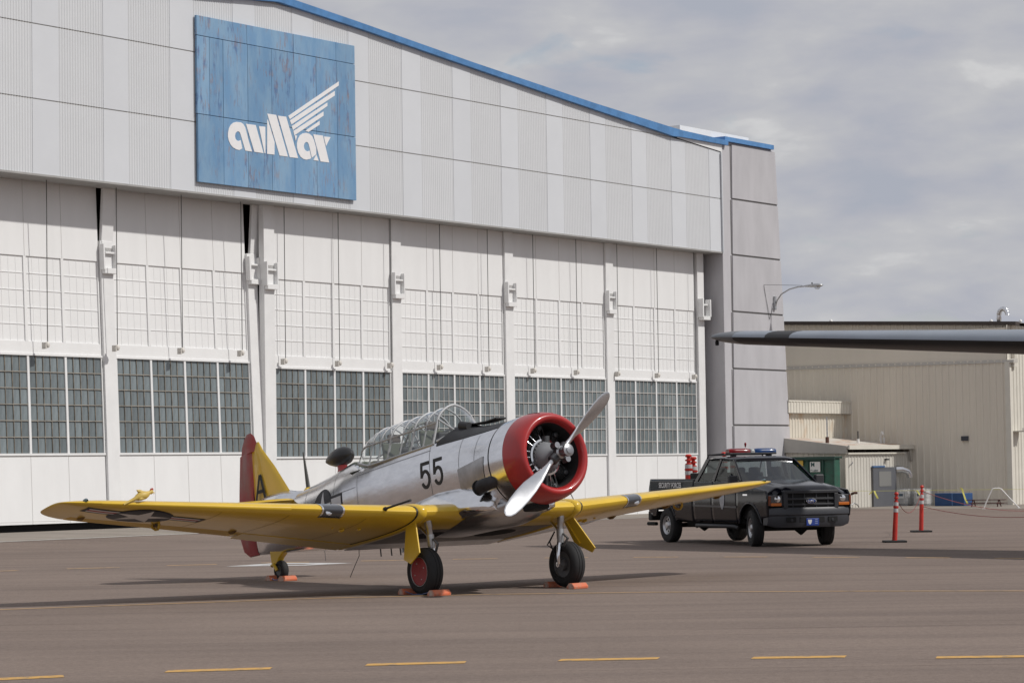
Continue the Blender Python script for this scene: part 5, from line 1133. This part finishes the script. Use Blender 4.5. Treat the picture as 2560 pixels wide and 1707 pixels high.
# ------------------------------------------------------------------ pickup truck (x forward from the front axle, y to its left)
TR = thing('pickup_truck', 'black crew cab security pickup truck with red and blue roof lights', 'truck', (6.102, 56.760, 0), -1.195)
PAINT = mat('truck_black', (.005, .0055, .010), .14, spec=.42)
TRIM = mat('truck_trim', (.028, .029, .034), .55)
CHAS = mat('chassis_black', (.010, .010, .010), .8)
TGLASS = glass('truck_glass', (.50, .56, .55), .03, .02, (.5, .52, .52))
WGLASS = glass('windscreen_glass', (.38, .42, .42), .06, .02)
def yb(z): return interp([(.45, .955), (.60, .985), (.80, 1.005), (1.02, 1.01), (1.20, 1.0), (1.36, .975), (1.47, .955)], z)[0]
def panel(nm, poly, side, par, m_=PAINT, off=0.0):
    me = decal([(poly, 0)], lambda x, z: (x, side * (yb(z) + off), z), .09)
    o = link(nm, me, m_, par, smooth=30); sm_ = o.modifiers.new('thickness', 'SOLIDIFY'); sm_.thickness = .03; sm_.offset = 0; return o
def arc(cx, cz, r, a0, a1, n=12): return [(cx + r * math.cos(R(a0 + (a1 - a0) * i / n)), cz + r * math.sin(R(a0 + (a1 - a0) * i / n))) for i in range(n + 1)]
RX = -4.38
for sd2 in (1, -1):
    panel('front_fender', [(-.62, .50)] + [(-.52, .50)] + arc(0, .42, .52, 172, 12) + [(.58, .62), (.88, .66), (.90, 1.10), (.80, 1.22), (.2, 1.29), (-.55, 1.36), (-.62, 1.36)], sd2, TR)
    fd = panel('front_door', [(-1.86, .50), (-.632, .50), (-.632, 1.36), (-.66, 1.42), (-1.86, 1.42)], sd2, TR)
    rd = panel('rear_door', [(-2.84, .50), (-1.872, .50), (-1.872, 1.42), (-2.84, 1.42)], sd2, TR)
    bs = panel('bed_side', [(-5.30, .72), (-5.12, .62), (-4.93, .62)] + arc(RX, .42, .54, 158, 22)[0:] + [(-3.86, .52), (-2.88, .52), (-2.88, 1.45), (-5.30, 1.47)], sd2, TR)
    for par, x0_ in ((fd, -1.75), (rd, -2.72)): MB().tube([(x0_, sd2 * 1.02, 1.22), (x0_ + .03, sd2 * 1.045, 1.22), (x0_ + .17, sd2 * 1.045, 1.22), (x0_ + .20, sd2 * 1.02, 1.22)], .014, 8).build('handle', TRIM, par, smooth=60)
    # wheel-arch lips
    m = MB(); m.tube([(x, sd2 * (yb(max(.5, z)) + .012), z) for x, z in arc(0, .42, .53, 170, 10, 16)], .025, 8); m.build('arch_lip', PAINT, TR, smooth=60)
    m = MB(); m.tube([(x, sd2 * (yb(max(.5, z)) + .012), z) for x, z in arc(RX, .42, .55, 158, 22, 16)], .025, 8); m.build('arch_lip', PAINT, TR, smooth=60)
    # moulding strip and running board
    me = decal([([(-2.84, .86), (-.62, .84), (-.62, .88), (-2.84, .90)], 0)], lambda x, z: (x, sd2 * (yb(z) + .022), z), .2); link('side_moulding', me, mat('moulding_grey', (.055, .056, .062), .35), TR)
    MB().tube([(-2.75, sd2 * .97, .40), (-2.65, sd2 * 1.03, .43), (-.75, sd2 * 1.03, .43), (-.65, sd2 * .97, .40)], .04, 10).build('step_bar', TRIM, TR, smooth=60)
    # pillars
    pl = lambda a, b, w0, w1, nm: MB().loft([[(x + dx, sd2 * (y + dy), z) for dx, dy in ((-w / 2, -.03), (w / 2, -.03), (w / 2, .01), (-w / 2, .01))] for (x, y, z), w in ((a, w0), (b, w1))]).build(nm, PAINT, TR, bevel=.01)
    pl((-.52, .93, 1.40), (-1.26, .755, 1.93), .10, .11, 'a_pillar'); pl((-1.90, .955, 1.42), (-1.82, .775, 1.94), .13, .11, 'b_pillar'); pl((-2.79, .955, 1.42), (-2.50, .775, 1.94), .16, .20, 'c_pillar')
    pl((-.98, .945, 1.42), (-1.10, .90, 1.60), .03, .02, 'quarter_divider')
    MB().add([(-1.84, sd2 * .945, 1.42), (-.60, sd2 * .935, 1.42), (-1.20, sd2 * .775, 1.90), (-1.78, sd2 * .785, 1.90)], [(0, 1, 2, 3)]).build('front_window', TGLASS, TR)
    MB().add([(-2.72, sd2 * .945, 1.42), (-1.96, sd2 * .945, 1.42), (-1.88, sd2 * .785, 1.90), (-2.44, sd2 * .785, 1.90)], [(0, 1, 2, 3)]).build('rear_window', TGLASS, TR)
    # mirror
    m = MB(); m.box(-.72, -.60, sd2 * 1.08 - .11, sd2 * 1.08 + .11, 1.33, 1.56); mir = m.build('mirror', TRIM, TR, bevel=.03); MB().tube([(-.66, sd2 * .93, 1.38), (-.66, sd2 * 1.02, 1.38)], .03, 8).build('mirror_arm', TRIM, mir)
    # headlight
    m = MB(); m.loft([[(x, sd2 * y, z) for y, z in ((.665, .885), (.665, 1.13), (1.0 - dx2, 1.12), (1.0 - dx2, .885))] for x, dx2 in ((.78, 0), (.93, .04))]); hl_ = m.build('headlight', mat('headlight_dark', (.05, .05, .055), .15, coat=.6), TR, bevel=.015)
    MB().lathe([(0, .075), (.012, .07), (.018, .03), (.02, .002)], 'x', (.925, sd2 * .80, 1.04), 18).build('headlight_reflector', CHROME, hl_, smooth=50)
    MB().box(.925, .94, sd2 * .83 - .13, sd2 * .83 + .13, .89, .955).build('indicator', mat('amber', (.55, .14, .01), .25, coat=.4), hl_, bevel=.006)
    MB().box(.80, .94, sd2 * .985 - .02, sd2 * .985 + .02, .90, 1.11).build('side_marker', mat('amber_dark', (.16, .035, .008), .3), hl_)
# hood
def hz(x, y):
    t = (x + .52) / 1.42; a = abs(y) / .985
    return 1.435 - .15 * t ** 1.5 - .02 * a * a - .10 * smooth01((a - .72) / .28) - .09 * max(0, (t - .86) / .14) ** 2 + .025 * smooth01((.62 - abs(a - .0)) / .12) * (1 - .4 * t)
xs_ = [-.52 + 1.42 * i / 22 for i in range(23)]; ys2 = [-.985 + 1.97 * j / 40 for j in range(41)]
m = MB(); m.loft([[(x, y * (1 - .04 * max(0, (x - .3) / .6)), hz(x, y)) for y in ys2] for x in xs_], False); hood = m.build('hood', PAINT, TR, smooth=40)
m = MB(); m.box(-.55, .78, -.90, .90, .60, 1.10); m.build('engine_bay_core', CHAS, TR)
# front end: grille, badge, bumper
m = MB(); m.box(.80, .93, -.665, .665, .80, 1.20); m.build('grille_backing', DARK, TR)
m = MB()
for y0, y1, z0, z1 in ((-.67, .67, 1.155, 1.225), (-.67, .67, .78, .83), (-.67, -.57, .83, 1.155), (.57, .67, .83, 1.155)): m.box(.86, .985, y0, y1, z0, z1)
gr = m.build('grille_frame', TRIM, TR, bevel=.012)
for z in (.915, 1.035): MB().box(.87, .965, -.57, .57, z - .022, z + .022).build('grille_bar', TRIM, gr, bevel=.008)
for y in (-.43, -.145, .145, .43): MB().box(.875, .95, y - .012, y + .012, .83, 1.155).build('grille_divider', TRIM, gr)
m = MB(); m.lathe([(0, 1), (.02, .97), (.022, .02)], 'x', (0, 0, 0), 32); bd = m.build('badge', mat('badge_blue', (.03, .06, .20), .3, coat=.5), gr, smooth=40); bd.scale = (1, .115, .052); bd.location = (.966, 0, .985)
m = MB(); m.lathe([(0, 1.0), (.024, 1.0), (.026, .90), (.0, .90)], 'x', (0, 0, 0), 32); bd2 = m.build('badge_rim', CHROME, gr, smooth=40); bd2.scale = (1, .122, .058); bd2.location = (.966, 0, .985)
me = textmesh('Ford', .075, .001, 1.0); link('badge_lettering', me, CHROME, gr, loc=(.991, -.085, .963), rot=(R(90), 0, R(90)))
def bsec(y):
    b_ = .985 + .05 - .16 * (abs(y) / 1.0) ** 3.0; k = .0 if abs(y) < .8 else .06 * ((abs(y) - .8) / .2)
    return [(b_ - .22, y, .855), (b_ - .03, y, .85), (b_, y, .80), (b_, y, .70), (b_ - .025, y, .67), (b_ - .025, y, .50 + k), (b_ - .07, y, .42 + k), (b_ - .25, y, .42 + k)]
m = MB(); m.loft([bsec(-1.0 + 2.0 * i / 24) for i in range(25)]); bu = m.build('front_bumper', mat('bumper_grey', (.042, .044, .052), .45), TR, smooth=35)
for y0, y1 in ((-.62, -.40), (.40, .62), (-.30, .30)): MB().box(1.0 if abs(y0) > .35 else 1.005, 1.018, y0, y1, .535, .645).build('bumper_opening', DARK, bu)
for y in (-.5, .5): MB().lathe([(0, .035), (.01, .03)], 'x', (1.017, y, .58), 12, cap=(False, True)).build('tow_hook', TRIM, bu)
m = MB(); m.box(1.022, 1.034, -.155, .155, .455, .615); pt_ = m.build('licence_plate', mat('plate_blue', (.02, .05, .26), .4), bu, bevel=.006)
me = decal([([(.02 + u * .05, .535 + v * .055) for u, v in ((-1, .8), (-.5, 1), (0, .8), (.5, 1), (1, .8), (.85, 0), (.5, -.7), (0, -1), (-.5, -.7), (-.85, 0))], 0)], lambda u, v: (1.037, u - .09, v), .3); link('plate_shield', me, INSW, pt_)
for k in range(3): MB().box(1.036, 1.038, .05, .12, .575 - k * .04, .59 - k * .04).build('plate_mark', mat('plate_pale', (.25, .30, .50), .5), pt_)
# windscreen, roof, rear wall
def wsc(a, t):
    b0 = Vector((-.44 - .12 * a * a, .90 * a, 1.415)); b1 = Vector((-1.24 - .05 * a * a, .735 * a, 1.915)); return tuple(b0.lerp(b1, t))
m = MB(); m.loft([[wsc(-1 + 2 * j / 16, i / 4) for j in range(17)] for i in range(5)], False); m.build('windscreen', WGLASS, TR, smooth=60)
m = MB(); m.loft([[wsc(-1 + 2 * j / 16, t) for j in range(17)] for t in (-.03, .02)], False); m.build('windscreen_seal', DARK, TR, smooth=60)
rings = []
for x, w_, z in ((-1.20, .765, 1.915), (-1.28, .79, 1.945), (-1.5, .80, 1.965), (-2.1, .80, 1.97), (-2.5, .79, 1.955), (-2.60, .77, 1.92)):
    rings.append([(x, w_ * math.copysign(min(1, abs(a) ** .9), a), z + .025 * (1 - a ** 4) - .03 * abs(a) ** 10) for a in [-1 + 2 * j / 20 for j in range(21)]] + [(x, w_ * a, z - .05) for a in (.97, 0, -.97)])
MB().loft(rings).build('roof', PAINT, TR, smooth=40)
MB().add([(-2.84, -.88, 1.42), (-2.84, .88, 1.42), (-2.62, .74, 1.90), (-2.62, -.74, 1.90)], [(0, 1, 2, 3)]).build('rear_glass', TGLASS, TR)
MB().box(-2.86, -2.82, -.94, .94, .55, 1.44).build('cab_rear_panel', PAINT, TR)
MB().box(-2.8, -.5, -.93, .93, .50, .60).build('cab_floor', CHAS, TR)
MB().box(-.72, -.5, -.88, .88, .9, 1.40).build('dashboard', CHAS, TR, bevel=.05)
SEATM = mat('seat_grey', (.045, .045, .05), .8)
for y in (-.42, .42):
    for x in (-1.62, -2.55):
        m = MB(); m.box(x, x + .5, y - .27, y + .27, .75, .95); m.box(x - .08, x + .10, y - .26, y + .26, .9, 1.52); st_ = m.build('seat', SEATM, TR, bevel=.05)
        MB().box(x - .06, x + .05, y - .14, y + .14, 1.54, 1.74).build('headrest', SEATM, st_, bevel=.05)
MB().tube([(-.86 + .0 + .12 * math.sin(a) * .35, .42 + .19 * math.cos(a), 1.20 + .18 * math.sin(a)) for a in [2 * math.pi * i / 20 for i in range(21)]], .016, 8).build('steering_wheel', CHAS, TR, smooth=60)
# bed
m = MB(); m.box(-5.28, -2.9, -.93, .93, .80, .86); m.build('bed_floor', CHAS, TR)
MB().box(-5.31, -5.26, -.95, .95, .75, 1.46).build('tailgate', PAINT, TR, bevel=.012)
for sd2 in (1, -1): MB().box(-5.30, -2.88, sd2 * .92 - .05, sd2 * .92 + .05, 1.44, 1.485).build('bed_rail', TRIM, TR, bevel=.01)
MB().box(-5.50, -5.30, -.95, .95, .50, .72).build('rear_bumper', CHAS, TR, bevel=.03)
MB().box(-3.35, -2.92, -.85, .85, .86, 1.62).build('bed_toolbox', CHAS, TR, bevel=.03)
m = MB(); m.tube([(-2.95, -.72, 1.45), (-2.66, -.70, 2.03), (-1.95, -.66, 2.05)], .018, 8); m.tube([(-2.95, .72, 1.45), (-2.66, .70, 2.03), (-1.95, .66, 2.05)], .018, 8); m.tube([(-2.66, -.70, 2.03), (-2.66, .70, 2.03)], .018, 8); m.build('roof_rack', TRIM, TR, smooth=60)
# light bar
LB = MB().box(-1.98, -1.76, -.60, .60, 2.03, 2.07).build('light_bar', TRIM, TR, bevel=.01)
for y in (-.45, .45): MB().box(-1.95, -1.79, y - .04, y + .04, 1.97, 2.035).build('light_bar_foot', TRIM, LB)
def lens(y0, y1, m_, nm):
    rr = []
    for i in range(7):
        y = y0 + (y1 - y0) * i / 6; k = 1 if 0 < i < 6 else .86
        rr.append([(-1.87 + .11 * k * math.cos(t), y, 2.07 + .10 * k * max(0, math.sin(t)) ** .6) for t in [math.pi * q / 12 for q in range(13)]])
    return MB().loft(rr).build(nm, m_, LB, smooth=50)
lens(-.60, -.06, mat('lens_red', (.22, .010, .016), .2, coat=.3, var=.5, vscale=9), 'red_lens'); lens(.06, .60, mat('lens_blue', (.012, .055, .19), .2, coat=.3, var=.5, vscale=9), 'blue_lens'); lens(-.055, .055, mat('lens_clear', (.35, .36, .36), .2, coat=.5), 'clear_lens')
MB().tube([(-1.87, -.14, 2.19), (-1.87, -.14, 2.27), (-1.87, -.14, 2.30)], [.012, .03, .012], 8).build('beacon', mat('lens_red', (.36, .012, .02), .15), LB)
# underbody
m = MB(); m.box(-5.2, .75, -.48, -.36, .46, .60); m.box(-5.2, .75, .36, .48, .46, .60); m.build('chassis_rails', CHAS, TR)
m = MB(); m.tube([(RX, -.8, .40), (RX, -.15, .40), (RX, 0, .40), (RX, .15, .40), (RX, .8, .40)], [.05, .06, .16, .06, .05], 12); m.build('rear_axle', CHAS, TR, smooth=50)
m = MB(); m.tube([(0, -.75, .38), (0, .1, .38), (0, .25, .36), (0, .4, .38), (0, .75, .38)], [.05, .05, .14, .05, .05], 12); m.build('front_axle', CHAS, TR, smooth=50)
m = MB(); m.box(-2.6, -1.6, -.3, .3, .34, .6); m.box(-.5, .5, -.4, .4, .42, .7); m.build('transmission', CHAS, TR, bevel=.06)
m = MB(); m.tube([(-1.5, -.45, .45), (-3.0, -.5, .43), (-3.9, -.6, .45)], .09, 10); m.tube([(-5.3, -.82, .42), (-5.68, -.86, .42)], .045, 10); m.build('exhaust_pipe', CHAS, TR, smooth=60)
def twheel(x, y, steer):
    s_ = 1 if y > 0 else -1
    w0 = MB().lathe([(-.10, .22), (-.125, .25), (-.13, .33), (-.115, .385), (-.09, .40), (-.035, .402), (-.033, .392), (-.025, .392), (-.023, .402), (.023, .402), (.025, .392), (.033, .392), (.035, .402), (.09, .40), (.115, .385), (.13, .33), (.125, .25), (.10, .22)], 'y', (0, 0, 0), 40).build('wheel', TYRE, TR, smooth=30)
    w0.location = (x, y, .402); w0.rotation_euler = (0, 0, steer)
    MB().lathe([(s_ * .10, .225), (s_ * .115, .215), (s_ * .10, .195), (s_ * .07, .18), (s_ * .06, .10), (s_ * .10, .085), (s_ * .12, .07), (s_ * .125, .005)], 'y', (0, 0, 0), 28).build('steel_rim', mat('rim_silver', (.50, .50, .51), .35, metal=.8), w0, smooth=45)
    for k in range(8):
        a = 2 * math.pi * k / 8; c = (.14 * math.cos(a), 0, .14 * math.sin(a)); MB().lathe([(s_ * .066, .028), (s_ * .072, .026)], 'y', c, 10, cap=(True, True)).build('rim_hole', DARK, w0)
    MB().lathe([(-.09, .0), (-.09, .22), (.05, .22)] if s_ > 0 else [(.09, .0), (.09, .22), (-.05, .22)], 'y', (0, 0, 0), 24).build('drum', CHAS, w0)
for x, st_ in ((0, -.26), (RX, 0)):
    for y in (-.87, .87): twheel(x, y, st_)
for x in (0, RX):
    for sd2 in (1, -1): MB().box(x - .52, x + .52, sd2 * .45, sd2 * .62, .5, 1.05).build('wheel_well_liner', CHAS, TR)
# lettering on the near side
LETT = mat('lettering_silver', (.72, .72, .72), .4)
me = textmesh('SECURITY FORCES', .165, .004, .90); link('lettering', me, LETT, TR, loc=(-4.72, -1.013, 1.285), rot=(R(90), 0, 0))
me = decal([([(-1.32 + u * .13, .985 + v * .19) for u, v in ((-.8, .75), (-.5, 1), (-.2, .85), (0, 1), (.2, .85), (.5, 1), (.8, .75), (.95, .3), (.8, -.3), (.45, -.75), (0, -1), (-.45, -.75), (-.8, -.3), (-.95, .3))], 0)], lambda x, z: (x, -(yb(z) + .024), z), .1); link('door_shield', me, mat('shield_silver', (.36, .37, .40), .35, metal=.3, col2=(.22, .23, .27), vscale=14), TR)
MB().box(-.30, -.08, -1.022, -1.012, 1.115, 1.15).build('fender_badge', CHROME, TR)
for y0 in (-.30, .38): MB().tube([(-.50, y0, 1.43), (-.62, y0 + .25, 1.475), (-.70, y0 + .46, 1.50)], .009, 6).build('wiper', CHAS, TR)
MB().tube([(.60, -.985 + .02, 1.20), (.88, -.90, 1.14)], .006, 5).build('hood_gap', DARK, TR)
# driver
PS = bpy.data.meshes.new('person')
jv = {'pel': (0, 0, .0), 'ab': (0, 0, .18), 'ch': (-.04, 0, .40), 'nk': (-.02, 0, .56), 'hd': (.0, 0, .66), 'top': (0, 0, .78), 'sl': (-.03, .19, .47), 'el': (.12, .25, .25), 'hl': (.36, .14, .34), 'sr': (-.03, -.19, .47), 'er': (.12, -.25, .25), 'hr': (.36, -.14, .34), 'kl': (.42, .12, .02), 'kr': (.42, -.12, .02)}
ks = list(jv); PS.from_pydata([jv[k] for k in ks], [(ks.index(a), ks.index(b)) for a, b in (('pel', 'ab'), ('ab', 'ch'), ('ch', 'nk'), ('nk', 'hd'), ('hd', 'top'), ('ch', 'sl'), ('sl', 'el'), ('el', 'hl'), ('ch', 'sr'), ('sr', 'er'), ('er', 'hr'), ('pel', 'kl'), ('pel', 'kr'))], [])
pso = link('person', PS, mat('uniform_dark', (.03, .035, .03), .8)); pso.matrix_world = Matrix.Translation(Vector((6.102, 56.760, 0))) @ Matrix.Rotation(-1.195, 4, 'Z') @ Matrix.Translation((-1.36, .42, .98))
sk = pso.modifiers.new('skin', 'SKIN'); rad = {'pel': .15, 'ab': .15, 'ch': .16, 'nk': .06, 'hd': .095, 'top': .07, 'sl': .075, 'sr': .075, 'el': .05, 'er': .05, 'hl': .04, 'hr': .04, 'kl': .08, 'kr': .08}
for i, k in enumerate(ks): PS.skin_vertices[0].data[i].radius = (rad[k], rad[k])
PS.skin_vertices[0].data[0].use_root = True
sb_ = pso.modifiers.new('smooth', 'SUBSURF'); sb_.levels = 1; sb_.render_levels = 2
tag(pso, 'person in dark clothes sitting at the wheel of the pickup truck', 'person')
# delineators carried in the truck bed
def t2w(x, y, z): c, s = math.cos(-1.195), math.sin(-1.195); return (6.102 + x * c - y * s, 56.760 + x * s + y * c, z)
for (x, y, H_, lab) in ((-3.55, -.78, 1.20, 'red delineator with two pale bands standing tall in the truck bed'), (-3.66, -.60, 1.14, 'red delineator half hidden behind the tall one in the truck bed'), (-3.50, .12, 1.24, 'red delineator behind the cab centre in the truck bed'), (-3.48, .36, 1.27, 'red delineator beside the roof rack corner in the truck bed')):
    delineator(t2w(x, y, .86), lab, (0, 0), H_, base=False, fat=1.6)
